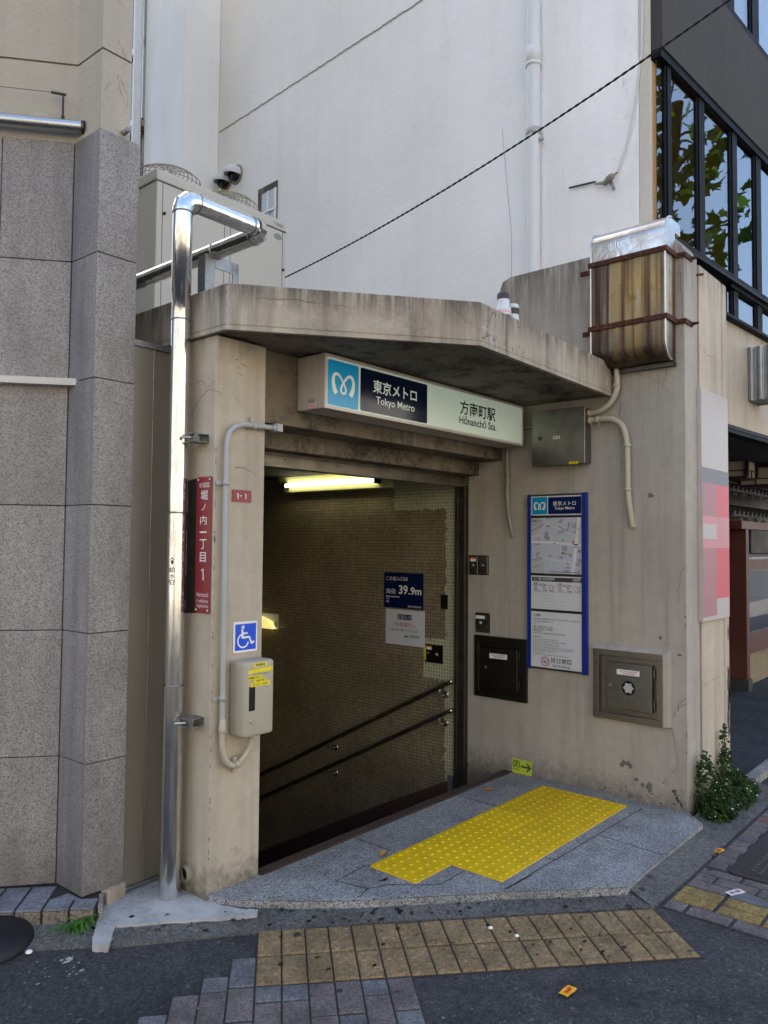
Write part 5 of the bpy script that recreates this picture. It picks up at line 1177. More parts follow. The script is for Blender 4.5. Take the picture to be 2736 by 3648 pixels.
# downpipes
def downpipe(label, c, rr, z0, z1, joints, base=None):
    t = thing('downpipe', label, 'downpipe', (c[0], c[1], z0)); mb = MB(); mb.tube([(c[0], c[1], z0), (c[0], c[1], z1)], rr, 20); mb.build('pipe', 'pvc', t)
    for z, h, e in joints:
        mb = MB(); mb.lathe((c[0], c[1], z), [(rr, 0), (rr+e, .002), (rr+e, h-.004), (rr, h)], 20); mb.build('socket', 'pvc', t)
    return t
q = wq(.937, .052); dp = downpipe('white plastic downpipe on the white wall beside the rusted cover', q, .054, 3.0, 17, ((5.43, .13, .006), (5.40, .03, .010)))
mb = MB(); mb.lathe((q[0], q[1], 4.85), [(.054, 0), (.060, .002), (.060, .05), (.054, .052)], 20); mb.lathe((q[0]-.0, q[1]-.055, 4.80), [(.018, 0), (.018, .03), (0, .035)], 10, (-.3, -1, 0)); mb.build('clamp', 'conduit', dp)
q = (5.06, 8.52); dp2 = downpipe('white plastic downpipe at the back left edge of the white building', q, .055, 5.75, 17, ())
mb = MB(); mb.tube([(5.05, 8.5, 5.0), (q[0], q[1], 5.78)], .05, 14); mb.build('lower_pipe', 'conduit', dp2)
# vent hoods
for (yy, zz, xx, lab) in ((7.116-2.055, 5.945, 0, 'round white vent hood nearer the small window, upper of the pair'), (7.335-2.055, 5.925, 0, 'round white vent hood nearer the pier, lower of the pair')):
    c = FWW.pt(yy, zz, 0); t = thing('vent_hood', lab, 'vent', tuple(c), 'vent hoods on the white wall'); mb = MB(); vs, fs = [], []; N, Mm = 18, 8; rr = .092
    nx = FWW.n; hx = FWW.u
    # a hood: sphere cut open towards the ground
    for i in range(Mm+1):
        th = math.pi/2*i/Mm
        for k in range(N):
            ph = 2*math.pi*k/N; p = Vector((math.cos(ph)*math.cos(th), math.sin(ph)*math.cos(th), math.sin(th)))
            if p.y < -.25: p.y = -.25
            vs.append(c+hx*(rr*p.x)+Vector((0, 0, 1))*(rr*p.y)+nx*(.07+rr*1.1*p.z if i else 0))
    for i in range(Mm):
        for k in range(N):
            k2 = (k+1) % N
            cs = (vs[i*N+k]-c).z+(vs[i*N+k2]-c).z+(vs[(i+1)*N+k]-c).z+(vs[(i+1)*N+k2]-c).z
            if cs/4 > -.24*rr or i == 0 and cs/4 > -.24*rr: fs.append((i*N+k, i*N+k2, (i+1)*N+k2, (i+1)*N+k))
    mb.add(vs, fs, True); mb.build('hood', 'pvc', t)
    mb = MB(); mb.lathe(c-nx*.01, [(rr*.9, 0), (rr*.9, .08), (0, .081)], 20, nx); mb.build('duct', 'black', t)
    mb = MB(); mb.lathe(c-nx*.002, [(rr+.025, 0), (rr+.022, .012), (rr-.01, .014)], 24, nx); mb.build('mortar_ring', 'conduit_dirty', t)
# small deep window
sw_ = thing('small_window', 'small barred window set deep in the white wall behind the air conditioner', 'window', tuple(FWW.pt(4.45, 5.0)))
a0, a1, b0, b1 = 4.285, 4.625, 5.0, 5.615
mb = MB()
mb.slab(FWW, a0-.01, a1+.01, b0-.01, b1+.01, -.0, .004); mb.build('recess', 'lintel', sw_)
mb = MB(); mb.slab(FWW, a0, a1-.07, b0, b1-.07, .0045, .010); mb.build('pane', 'map_bg', sw_)
mb = MB()
for a in (a0+.005, (a0+a1)/2-.035): mb.slab(FWW, a, a+.022, b0, b1-.07, .0105, .022)
for z in (b0+.10, b0+.30): mb.slab(FWW, a0, a1-.07, z, z+.022, .0225, .030)
mb.build('bars', 'white', sw_)
# cable stub and its tied end on the white wall
ck = thing('tied_cable', 'white cable running down the corner to a knotted end with a short rod', 'cable', tuple(FWW.pt(.25, 4.3)))
mb = MB(); mb.tube(catmull([FWW.pt(.045, 9.5, .02), FWW.pt(.05, 5.6, .02), FWW.pt(.075, 5.03, .02), FWW.pt(.145, 4.60, .025), FWW.pt(.24, 4.33, .03)], 6), .0085, 8); mb.build('cable', 'cable_white', ck)
mb = MB(); mb.tube(catmull([FWW.pt(.24, 4.33, .03), FWW.pt(.29, 4.30, .05), FWW.pt(.33, 4.285, .035), FWW.pt(.37, 4.29, .04), FWW.pt(.42, 4.305, .03)], 5), [.009]*3+[.02, .026, .024, .026, .022, .024, .02, .022, .02, .016, .013, .012, .01, .01, .009, .008, .008, .007, .006], 8); mb.build('knot', 'conduit_dirty', ck)
mb = MB(); mb.tube([FWW.pt(.42, 4.325, .02), FWW.pt(.64, 4.35, .02)], .007, 6); mb.build('rod', 'steel_dark', ck)
mb = MB(); mb.tube([FWW.pt(.30, 4.29, .02), FWW.pt(.27, 4.22, .03)], .012, 6); mb.build('clip', 'galv', ck)
mb = MB(); mb.tube([(4.95, 3.03, 3.64), (5.0, 3.06, 4.0), (5.16, 3.25, 4.99)], .0016, 5); tag(mb.build('thin_wire', 'steel_dark'), 'hair thin wire rising from the side wall top in front of the white wall', 'wire')
# ribbon windows
FF = FR((5.2, 2.0, 0), fd, (0, 0, 1), (-.066, -.9978, 0))
def sl(mb, a0, a1, b0, b1, d0, d1): mb.slab(FF, a0, a1, b0, b1, d0, d1)
mb = MB(); sl(mb, .0, 7, 5.13, 6.02, -.25, .03); mb.build('spandrel', 'spandrel', wb)
mb = MB(); sl(mb, .0, 7, 7.9, 8.9, -.25, .03); sl(mb, 0, 7, 8.9, 17, -.3, 0); mb.build('spandrel', 'spandrel', wb)
def ribbon(z0, z1, mull, start, rail=.06):
    mb = MB(); sl(mb, start, 7, z1-rail, z1, -.06, .02); sl(mb, start, 7, z0, z0+rail, -.06, .02)
    for a, wdt in mull: sl(mb, a, a+wdt, z0+rail, z1-rail, -.06, .004)
    f = mb.build('window_frame', 'mullion', wb)
    mb = MB()
    for a, wdt in mull: sl(mb, a+wdt+.001, a+wdt+.014, z0+rail, z1-rail, -.05, -.008); sl(mb, a-.014, a-.001, z0+rail, z1-rail, -.05, -.008)
    mb.build('sash_edge', 'mullion_edge', f)
    xs = [start]+[a+wdt/2 for a, wdt in mull]+[7]
    for p, q in zip(xs, xs[1:]):
        if q-p > .1: mb = MB(); sl(mb, p+.01, q-.01, z0+rail-.01, z1-rail+.01, -.024, -.018); mb.build('pane', 'glass', f)
mul = [(.135, .06), (.68, .10), (1.345, .10), (1.89, .115), (2.55, .1), (3.15, .1), (3.8, .1), (4.4, .1), (5.0, .1), (5.6, .1)]
ribbon(3.795, 5.128, mul, 0.0)
ribbon(3.485, 3.775, mul[2:], 1.25, .03)
ribbon(6.03, 7.88, [(1.15, .27), (1.84, .16), (2.6, .12), (3.3, .12)], 0.0)
mb = MB(); sl(mb, .0, 1.25, 3.0, 3.79, -.3, -.02); mb.build('lower_panel', 'mullion', wb)
mb = MB(); sl(mb, 0, 7, 3.776, 3.794, -.25, .05); mb.build('sill', 'mullion_edge', wb)
mb = MB(); sl(mb, 0.05, 7, 3.0, 8.0, -1.6, -1.55); sl(mb, .05, 7, 5.05, 5.12, -1.55, -.26); sl(mb, .05, 7, 3.3, 3.4, -1.55, -.26); mb.build('room', 'room', wb)
mb = MB(); N = 60; vs = [FF.pt(.05+1.22*k/N, z, -.034+.004*math.sin(k*1.3)) for k in range(N+1) for z in (3.8, 5.1)]; mb.add(vs, [(2*k, 2*k+2, 2*k+3, 2*k+1) for k in range(N)], True); mb.build('curtain', 'curtain', wb)
# cream lower storey and pilaster
mb = MB(); sl(mb, .55, 7, 2.62, 3.46, -.25, .0); mb.build('fascia', 'cream', wb)
mb = MB(); sl(mb, .55, 7, 3.462, 3.484, -.2, .06); sl(mb, .55, 7, 2.555, 2.617, -.05, .03); mb.build('ledge', 'mullion', wb)
mb = MB(); sl(mb, .55, 7, 2.585, 2.61, .031, .036); mb.build('drip_rail', 'mullion_edge', wb)
mb = MB(); mb.prism([(5.195, 1.735), (5.645, 1.735), (5.655, 1.752), (5.675, 1.752), (5.685, 1.735), (5.765, 1.735), (5.765, 2.3), (5.195, 2.3)], -.1, 3.53); pz = mb.build('pilaster', 'cream', wb, bevel=.004)
mb = MB(); FPz = FY(1.735)
for pts, wdt in (([(5.2, 2.99), (5.35, 2.95), (5.5, 2.965), (5.6, 2.92)], .003), ([(5.2, .74), (5.4, .75), (5.63, .77)], .003)): mb.crk(FPz, jag(pts, .006, 8), wdt, .0012)
for k in range(26): mb.poly(FPz, blob(5.72+R.uniform(-.01, .04), .3+R.uniform(0, .75), R.uniform(.006, .018), R.uniform(.01, .06), 9, .5), .0013)
mb.build('crack', 'crack', pz)
mb = MB(); mb.prism([(5.147, 1.76), (5.193, 1.76), (5.193, 2.0), (5.147, 2.0)], -.1, 3.5); mb.build('gap_filler', 'conduit_dirty', wb)
mb = MB(); mb.stroke(FY(1.7595), jag([(5.155, 3.5), (5.156, 2.4), (5.158, 1.2), (5.160, .45)], .002, 40), .006, 0); mb.stroke(FY(1.7595), jag([(5.163, .55), (5.166, .30)], .003, 8), .018, .0006); mb.build('gap_crack', 'black', wb)

# banner sign on the pilaster
bn = thing('banner_sign', 'tall narrow pink and red shop banner sign fixed on the cream pilaster', 'sign', (5.4, 1.70, 1.15))
FBn = FY(1.702); mb = MB(); mb.slab(FBn, 5.124, 5.672, 1.16, 2.69, -.03, 0); bb = mb.build('board', 'banner_top', bn, bevel=.004)
def bx(name, mat, a0, a1, b0, b1, d): mb = MB(); mb.rect(FBn, a0, a1, b0, b1, d); mb.build(name, mat, bb)
bx('grey_band', 'banner_grey', 5.125, 5.671, 2.07, 2.17, .001)
bx('mauve_field', 'banner_mauve', 5.125, 5.40, 1.19, 2.07, .001); bx('red_field', 'banner_red', 5.40, 5.671, 1.30, 2.07, .001); bx('pink_band', 'banner_pink', 5.125, 5.671, 1.64, 1.85, .0015)
bx('cream_band', 'banner_top', 5.125, 5.40, 1.70, 1.80, .002)

# corrugated hood on the lower storey
ch = thing('corrugated_hood', 'grey corrugated metal box projecting from the cream wall above the shop', 'duct box', tuple(FF.pt(1.65, 2.87)))
mb = MB(); vs = []; N = 128; L = .95
for k in range(N+1):
    dd = L*k/N; a = 1.652-.018*max(-.6, min(.6, math.sin(k*math.pi/5.2)))
    vs += [FF.pt(a, 2.875, dd), FF.pt(a, 3.325, dd)]
mb.add(vs, [(2*k, 2*k+2, 2*k+3, 2*k+1) for k in range(N)]); mb.slab(FF, 1.66, 1.93, 2.885, 3.32, 0, L); mb.build('sheet', 'corrugated', ch)
mb = MB(); mb.slab(FF, 1.665, 1.925, 2.872, 2.884, .002, L-.01)
for k in range(3): mb.slab(FF, 1.70+k*.08, 1.715+k*.08, 2.862, 2.8715, .002, L-.01)
mb.build('underside', 'corrugated', ch)

# ---------------------------------------------------------------- air conditioner on the roof
ac = thing('air_conditioner', 'large cream outdoor air conditioner unit with two round fan guards on top', 'air conditioner', (3.79, 5.35, 2.874))
mb = MB(); mb.box(3.15, 4.44, 5.0, 5.80, 2.90, 4.358); body = mb.build('body', 'ac', ac, bevel=.012)
mb = MB(); mb.box(3.145, 4.446, 4.995, 5.805, 4.362, 4.45); mb.build('top_cover', 'ac', ac, bevel=.01)
FAc = FY(5.0); mb = MB()
for a in (3.20, 3.775, 3.835, 4.395): mb.slab(FAc, a, a+.005, 2.93, 4.355, -.002, .0015)
mb.slab(FAc, 3.15, 4.44, 4.356, 4.362, -.003, .0015); mb.slab(FX(3.15), 5.02, 5.78, 4.356, 4.362, -.003, .0015)
for k in range(6): mb.slab(FAc, 3.56, 3.62, 3.60+k*.02, 3.608+k*.02, .0005, .002)
mb.build('panel_gap', 'ac_dark', body)
mb = MB()
for a, z in ((3.215, 4.12), (3.215, 3.3), (4.405, 4.02), (4.405, 3.3)): mb.lathe(FAc.pt(a, z, 0), [(.012, 0), (.012, .015), (0, .02)], 8, (0, -1, 0))
mb.build('latch', 'steel_dark', body)
mb = MB(); mb.text(FAc, 'TOSHIBA', 4.285, 4.40, 4.385, 4.412, .0075, .012); pts = [(4.345+.045*math.cos(2*math.pi*k/24), 4.295+.026*math.sin(2*math.pi*k/24)) for k in range(24)]; mb.ext(FAc, pts, 0, .003); mb.build('badge', 'grate_soft', body)
mb = MB()
for a in (3.2, 4.3): mb.box(a, a+.1, 5.02, 5.78, 2.874, 2.90)
mb.build('foot', 'steel_dark', ac)
for cx in (3.46, 4.06):
    mb = MB(); c = Vector((cx, 5.35, 4.45)); Rr = .30
    for q in range(9):
        rr = Rr*(1-q/9.2); h = .20*math.sqrt(max(0, 1-(rr/Rr)**2))**.7
        mb.tube([c+Vector((rr*math.cos(2*math.pi*k/36), rr*math.sin(2*math.pi*k/36), h)) for k in range(37)], .0032, 5, cap=False)
    for k in range(12):
        q = 2*math.pi*k/12; mb.tube([c+Vector((rr*math.cos(q), rr*math.sin(q), 0.20*math.sqrt(max(0, 1-(rr/Rr)**2))**.7)) for rr in (Rr, Rr*.93, Rr*.8, Rr*.6, Rr*.35, Rr*.08)], .003, 5)
    g = mb.build('fan_guard', 'wire_guard', ac)
    mb = MB(); mb.lathe(c, [(Rr*.98, .001), (Rr*.9, .004), (0, .005)], 28); mb.build('fan_well', 'black', g)

# roof beacons
for x, y, z, lab, kind in ((4.02, 2.52, 2.876, 'clear beacon with a dark cap on the canopy roof', 0), (4.128, 2.52, 2.876, 'clear beacon with a black middle band on the canopy roof', 1)):
    t = thing('beacon', lab, 'beacon', (x, y, z), 'small beacons on the canopy roof')
    zb0 = .135 if kind == 0 else .11
    mb = MB(); mb.lathe((x, y, z), [(.030, 0), (.030, .05), (.036, .06), (.036, zb0+.045)], 20); mb.build('base', 'black', t)
    zz = z+zb0+.046
    if kind == 0:
        mb = MB(); mb.lathe((x, y, zz), [(.046, 0), (.050, .012), (.048, .05), (.040, .056), (.039, .10)], 22); mb.build('lens', 'beacon_clear', t); mb = MB(); mb.lathe((x, y, zz+.10), [(.039, 0), (.038, .035), (.03, .045), (0, .047)], 20); mb.build('cap', 'ink_grey', t)
        mb = MB(); mb.lathe((x, y, zz+.014), [(.0508, 0), (.051, .014), (.049, .015)], 22); mb.build('label_band', 'pink', t)
    else:
        mb = MB(); mb.lathe((x, y, zz), [(.040, 0), (.042, .01), (.041, .055)], 22); mb.build('lens', 'beacon_clear', t); mb = MB(); mb.lathe((x, y, zz+.056), [(.0415, 0), (.0415, .038)], 20); mb.build('band', 'ink_grey', t)
        mb = MB(); mb.lathe((x, y, zz+.0945), [(.041, 0), (.041, .022), (.035, .027), (0, .028)], 22); mb.build('cap', 'beacon_clear', t)
# overhead twisted cable
A, B = Vector((4.68, 5.3, 4.09)), Vector((1.056, .258, .747))*3.9+Vector((0, 0, 1.65))
mb = MB()
for ph in (0, math.pi):
    pts = []
    for k in range(241):
        t = k/240; p = A.lerp(B, t); p.z -= .10*4*t*(1-t)
        q = 2*math.pi*t*40+ph; pts.append(p+Vector((math.cos(q)*.0035, 0, math.sin(q)*.0035)))
    mb.tube(pts, .0042, 6)
tag(mb.build('overhead_cable', 'cable'), 'black twisted overhead cable slanting up to the right across the white wall', 'cable')

# ---------------------------------------------------------------- shop under the building
sh = thing('shop', 'dark wood shop front with glass show case under the white building', 'shop', (9.7, 2.8, -.03))
mb = MB(); mb.box(9.63, 9.74, 2.70, 3.0, .10, 1.95); mb.build('post', 'dark_wood', sh, bevel=.004)
mb = MB(); mb.box(9.60, 9.76, 2.68, 3.02, -.03, .10); mb.build('post_base', 'ink_grey', sh)
mb = MB(); mb.box(9.40, 14, 2.68, 2.80, 1.86, 1.95); mb.box(9.42, 9.55, 2.72, 6, 1.86, 1.95); mb.build('beam', 'dark_wood', sh)
mb = MB(); mb.box(9.742, 14, 2.72, 2.80, 1.38, 1.50); mb.box(9.742, 14, 2.72, 2.80, .38, .62); mb.build('rail', 'dark_wood', sh)
mb = MB(); mb.box(9.742, 14, 2.718, 2.74, 1.501, 1.53); mb.build('rail_cap', 'galv', sh)
mb = MB(); mb.box(9.76, 14, 2.76, 2.765, .62, 1.38); mb.build('pane', 'glass_small', sh)
mb = MB(); mb.box(9.742, 14, 3.30, 3.32, .38, 1.9); mb.box(9.742, 14, 2.85, 3.3, 1.52, 1.56); mb.box(9.742, 14, 2.85, 3.3, .90, .91); mb.build('case_back', 'dark_wood2', sh)
mb = MB(); mb.box(9.742, 14, 2.80, 3.3, .60, .62); mb.hexa([(9.8, 2.85, .64), (11, 2.85, .64), (11, 3.2, .64), (9.8, 3.2, .64), (9.8, 2.86, .66), (11, 2.86, .66), (11, 3.25, .92), (9.8, 3.25, .92)]); mb.build('case_shelf', 'greyblock', sh)
mb = MB(); mb.box(9.742, 14, 2.80, 2.95, -.03, .38); mb.box(9.0, 9.63, 2.95, 3.1, -.03, .40); mb.build('stone_base', 'stone', sh)
mb = MB(); mb.box(5.8, 30, 6.5, 6.6, -.03, 3.0); mb.box(5.77, 30, 2.0, 6.5, 2.56, 2.60); mb.box(5.77, 5.8, 2.32, 6.5, -.03, 2.56); mb.build('inner_walls', 'room', sh)
mb = MB(); mb.box(9.75, 14, 3.33, 3.4, 1.9, 2.56); mb.build('upper_wall', 'ink_grey', sh)
for k, (x, y, z, m, sz) in enumerate(((9.86, 2.9, .63, 'white', (.05, .02, .46)), (9.93, 2.95, .63, 'blue_item', (.09, .03, .36)), (9.83, 2.82, .62, 'teal', (.05, .04, .22)), (10.05, 2.9, .912, 'stone', (.11, .05, .07)), (10.22, 2.9, .912, 'white', (.1, .05, .08)), (10.4, 2.9, .912, 'stone', (.11, .05, .09)), (9.9, 2.9, .665, 'navy_sign', (.16, .06, .07)), (10.12, 2.88, .665, 'stone', (.1, .06, .09)), (10.2, 3.0, 1.18, 'yellow_label', (.2, .03, .06)))):
    mb = MB(); mb.box(x, x+sz[0], y, y+sz[1], z, z+sz[2]); mb.lathe((x+sz[0]/2, y, z+sz[2]*.5), [(min(sz[0], sz[2])*.35, 0), (min(sz[0], sz[2])*.3, .004), (0, .005)], 10, (0, -1, 0))
    tag(mb.build('display_item', m), ['tall white card standing in the shop show case', 'blue packet behind the white card in the show case', 'round teal item at the left of the show case', 'brown sample dish at left of the case middle shelf', 'white sample dish between two brown ones', 'brown sample dish at right of the case middle shelf', 'navy box on the low slope of the show case', 'brown dish on the low slope of the show case', 'yellow sign card high in the show case'][k], 'display item', 'things in the shop show case')
def lantern(x, y, z, w_, d_, h, lab):
    t = thing('hanging_lantern', lab, 'lantern', (x, y, z), 'wooden lanterns under the shop eaves')
    mb = MB(); mb.box(x-w_/2-.04, x+w_/2+.04, y-d_/2-.04, y+d_/2+.04, z+h, z+h+.03); mb.box(x-w_/2, x+w_/2, y-d_/2, y+d_/2, z-.025, z)
    for sx in (-1, 1):
        for sy in (-1, 1): mb.box(x+sx*w_/2-.018, x+sx*w_/2+.018, y+sy*d_/2-.018, y+sy*d_/2+.018, z, z+h)
    mb.box(x-w_/2, x+w_/2, y-d_/2-.004, y-d_/2+.008, z+.055, z+.067); mb.box(x-w_/2-.004, x-w_/2+.008, y-d_/2, y+d_/2, z+.055, z+.067); mb.box(x-.006, x+.006, y-d_/2-.003, y-d_/2+.007, z, z+.055); mb.box(x-w_/2-.003, x-w_/2+.007, y-.006, y+.006, z, z+.055)
    mb.build('wood_frame', 'dark_wood2', t)
    mb = MB(); mb.box(x-w_/2+.01, x+w_/2-.01, y-d_/2+.01, y+d_/2-.01, z, z+h); mb.build('paper_shade', 'lamp_paper', t)
    mb = MB(); mb.tube([(x, y, z+h+.03), (x, y, 2.57)], .01, 6); mb.build('hanger', 'black', t)
lantern(8.79, 2.62, 2.40, .34, .44, .19, 'wooden paper lantern under the eaves nearest the banner sign'); lantern(9.18, 2.42, 2.335, .34, .34, .18, 'wooden paper lantern cut by the right edge of the view')
mr = thing('tiled_eave', 'miniature grey tiled eave decorating the shop front above the case', 'eave', (10.3, 2.9, 1.97))
for z, y0 in ((2.30, 2.78), (2.0, 2.72)):
    mb = MB(); mb.hexa([(9.2, y0, z), (13, y0, z), (13, 3.33, z+.16), (9.2, 3.33, z+.16), (9.2, y0, z+.03), (13, y0, z+.03), (13, 3.33, z+.19), (9.2, 3.33, z+.19)])
    for k in range(22): x = 9.25+k*.17; mb.tube([(x, y0-.01, z+.035), (x, 3.33, z+.2)], .035, 8)
    mb.build('tiles', 'roof_tile', mr)
    mb = MB()
    for k in range(11): x = 9.5+k*.33; mb.lathe((x, y0-.02, z-.03), [(.022, 0), (.022, .05), (0, .052)], 8, (0, 1, 0))
    mb.build('rafter_end', 'lamp_paper', mr)
nr = thing('shop_curtain', 'navy cloth shop curtain with white marks beside the brown post', 'curtain', (10.6, 3.2, 1.27))
mb = MB(); N = 30; vs = [(9.9+1.15*k/N, 3.6+.02*math.sin(k), z) for k in range(N+1) for z in (1.22, 1.98)]; mb.add([(x+.9, y-.3, z) for x, y, z in vs], [(2*k, 2*k+2, 2*k+3, 2*k+1) for k in range(N)], True); mb.build('cloth', 'noren', nr)
mb = MB(); mb.text(FY(3.25), 'の', 10.62, 10.70, 1.68, 1.80, 0, .02); mb.text(FY(3.25), 'や', 10.62, 10.70, 1.54, 1.66, 0, .02); mb.build('lettering', 'white', nr)

# ---------------------------------------------------------------- plants and litter
def leaf(mb, p, d, s, rnd):
    d = Vector(d).normalized(); a = Vector((rnd.uniform(-1, 1), rnd.uniform(-1, 1), rnd.uniform(-1, 1))); sd_ = d.cross(a).normalized(); nn = sd_.cross(d)
    f = s*.18
    mb.add([p, p+d*s*.35+sd_*s*.42+nn*f, p+d*s, p+d*s*.35-sd_*s*.42+nn*f, p+d*s*.5], [(0, 1, 4), (1, 2, 4), (2, 3, 4), (3, 0, 4)])
def vine(name, label, clumps, n, mats, size, rnd, flowers=0):
    t = thing(name, label, 'plant', clumps[0][0]); mbs = [MB() for _ in mats]; tw = MB(); fb = MB()
    for k in range(n):
        c, rr, base = rnd.choices(clumps, [q[1][0]*q[1][1]*q[1][2] for q in clumps])[0]
        while True:
            v = Vector((rnd.uniform(-1, 1), rnd.uniform(-1, 1), rnd.uniform(-1, 1)))
            if v.length < 1: break
        v = v.normalized()*v.length**.45
        p = Vector((c[0]+v.x*rr[0], c[1]+v.y*rr[1], c[2]+v.z*rr[2]))
        if p.z < -.04: p.z = -.04+rnd.uniform(0, .04)
        if p.y > 1.725: p.y = 1.725-rnd.uniform(0, .03)
        d = Vector((v.x*.5+rnd.uniform(-.6, .6), -.7+rnd.uniform(-.5, .5), -.3+rnd.uniform(-.7, .5)))
        leaf(mbs[0 if rnd.random() < .8 else 1], p, d, size*rnd.uniform(.6, 1.4), rnd)
        if flowers and rnd.random() < flowers and v.length > .8: fb.lathe(p+Vector((0, -.02, .005)), [(.0045, 0), (.003, .004), (0, .005)], 6)
    for c, rr, base in clumps:
        for k in range(5):
            e = Vector((c[0]+rnd.uniform(-.7, .7)*rr[0], c[1]-rr[1]*.2, c[2]+rnd.uniform(0, .8)*rr[2])); tw.tube(catmull([(c[0], 1.715, -.04), (c[0]+rnd.uniform(-.03, .03), 1.70, c[2]*.5), tuple(e)], 4), .003, 5)
    for m, mm in zip(mbs, mats): m.build('leaves', mm, t)
    tw.build('stems', 'bark', t)
    if fb.v: fb.build('flowers', 'flower', t)
RV = random.Random(5)
vine('vine_clump', 'leafy green vine clump at the foot of the side wall corner, lower of two', [((5.05, 1.68, .14), (.075, .06, .22), 0), ((5.08, 1.62, .0), (.17, .11, .12), 0), ((5.22, 1.63, .04), (.13, .08, .13), 0)], 1500, ('leaf', 'leaf2'), .028, RV, .02)
vine('vine_clump', 'taller green vine with tiny white flowers climbing the pilaster', [((5.49, 1.70, .27), (.04, .03, .19), 0), ((5.47, 1.69, .13), (.09, .05, .15), 0), ((5.55, 1.66, .03), (.18, .08, .11), 0), ((5.42, 1.60, .0), (.22, .10, .08), 0), ((5.70, 1.62, -.01), (.12, .08, .05), 0)], 2000, ('leaf', 'leaf2'), .026, RV, .03)
def blades(label, c, n, h, sp, name='grass_tuft', mat='grass'):
    mb = MB()
    for k in range(n):
        p = Vector((c[0]+RV.uniform(-sp[0], sp[0]), c[1]+RV.uniform(-sp[1], sp[1]), c[2])); a = RV.uniform(0, 6.28); l = h*RV.uniform(.5, 1.2); d = Vector((math.cos(a), math.sin(a), 0)); s = Vector((-d.y, d.x, 0))*l*.05
        pts = [p, p+d*l*.3+Vector((0, 0, l*.5)), p+d*l*.75+Vector((0, 0, l*.55)), p+d*l*1.1+Vector((0, 0, l*.3))]
        mb.add([pts[0]-s, pts[0]+s, pts[1]-s, pts[1]+s, pts[2]-s*.7, pts[2]+s*.7, pts[3]], [(0, 1, 3, 2), (2, 3, 5, 4), (4, 5, 6)])
    return tag(mb.build(name, mat), label, 'plant')
blades('tuft of green grass blades growing at the foot of the granite plinth', (1.735, 3.245, -.05), 60, .085, (.055, .03))
mb = MB()
for k in range(420):
    v = Vector((RV.gauss(0, .03), RV.gauss(0, .014), 0)); p = Vector((2.425, 2.762, -.030))+Vector((.66, -.62, 0)).normalized()*v.x+Vector((-.6, -.6, 0))*v.y; p.z += abs(RV.gauss(0, .011)); leaf(mb, p, (RV.uniform(-1, 1), RV.uniform(-1, 1), RV.uniform(0, 1)), .012, RV)
tag(mb.build('moss_clump', 'moss'), 'small cushion of green moss at the landing edge', 'moss')
def flat_leaf(label, x, y, z, a, L, W, lift):
    mb = MB(); d = Vector((math.cos(a), math.sin(a), 0)); s = Vector((-d.y, d.x, 0)); p = Vector((x, y, z))
    mb.add([p-d*L/2, p-d*L*.1+s*W/2+Vector((0, 0, lift)), p+d*L*.25+s*W/2+Vector((0, 0, lift*1.3)), p+d*L/2+Vector((0, 0, lift*.5)), p+d*L*.2-s*W/2+Vector((0, 0, lift*1.2)), p-d*L*.15-s*W*.4+Vector((0, 0, lift)), p+Vector((0, 0, lift*.2))], [(0, 1, 6), (1, 2, 6), (2, 3, 6), (3, 4, 6), (4, 5, 6), (5, 0, 6)])
    tag(mb.build('dead_leaf', 'dead_leaf'), label, 'leaf', 'dead leaves on the landing')
flat_leaf('curled orange dead leaf on the grey landing near the exit plate', 4.425, 2.882, .003, -.6, .085, .03, .012); flat_leaf('orange dead leaf at the far left corner of the yellow mat', 3.150, 2.705, .003, .2, .06, .04, .012)
def ticket(label, c, ang, w_, h_, mat, mark):
    t = thing('paper_scrap', label, 'paper', (c[0], c[1], -.045)); fr = FR((c[0], c[1], -.0435), (math.cos(ang), math.sin(ang), .02), (-math.sin(ang), math.cos(ang), 0), (0, 0, 1)); mb = MB()
    N = 5; vs = [fr.pt(w_*(i/N-.5), h_*(j/N-.5), .0012*math.sin(i*1.3+j*.8)) for i in range(N+1) for j in range(N+1)]; mb.add(vs, [(i*(N+1)+j, (i+1)*(N+1)+j, (i+1)*(N+1)+j+1, i*(N+1)+j+1) for i in range(N) for j in range(N)]); pp = mb.build('sheet', mat, t)
    mb = MB(); rr = random.Random(int(c[0]*100))
    if mark == 'scribble':
        for k in range(3): mb.stroke(fr, [(p.x, p.y) for p in catmull([Vector((w_*rr.uniform(-.32, .32), h_*rr.uniform(-.25, .3), 0)) for _ in range(5)], 4)], .0035, .0022+.0004*k)
    else: mb.rect(fr, -w_*.32, -w_*.14, -h_*.2, h_*.2, .0022); mb.rect(fr, w_*.14, w_*.32, -h_*.2, h_*.2, .0022)
    mb.build('print', 'ticket_red', pp)
    if mark != 'scribble': mb = MB(); mb.text(fr, 'NM', -w_*.1, w_*.1, -h_*.18, h_*.18, .0024, .01); mb.build('print', 'blue_item', pp)
ticket('yellow paper scrap with red scribble lying on the near asphalt', (2.738, 1.422), -.05, .072, .040, 'ticket', 'scribble')
ticket('yellow paper scrap with red scribble by the right kerb strip', (4.537, 1.430), -.12, .072, .036, 'ticket', 'scribble')
ticket('white paper scrap with red and blue print on the right pavement', (4.05, 1.203), -.45, .095, .045, 'paper', 'print')
for x, y, rr_, lab, m in ((2.969, 1.784, .010, 'white round pebble cap on the tan paving, nearest the middle', 'white'), (2.336, 2.495, .016, 'dark brown pebble on the tan paving near its left end', 'manhole'), (1.507, 3.217, .014, 'white pebble on the asphalt near the black rubber base', 'white'), (2.950, 1.907, .011, 'small white chip on the tan paving below the landing edge', 'white')):
    mb = MB(); mb.lathe((x, y, -.046), [(rr_, 0), (rr_*.95, rr_*.4), (rr_*.5, rr_*.7), (0, rr_*.75)], 9); tag(mb.build('pebble', m), lab, 'pebble')
mb = MB(); rs = random.Random(11)
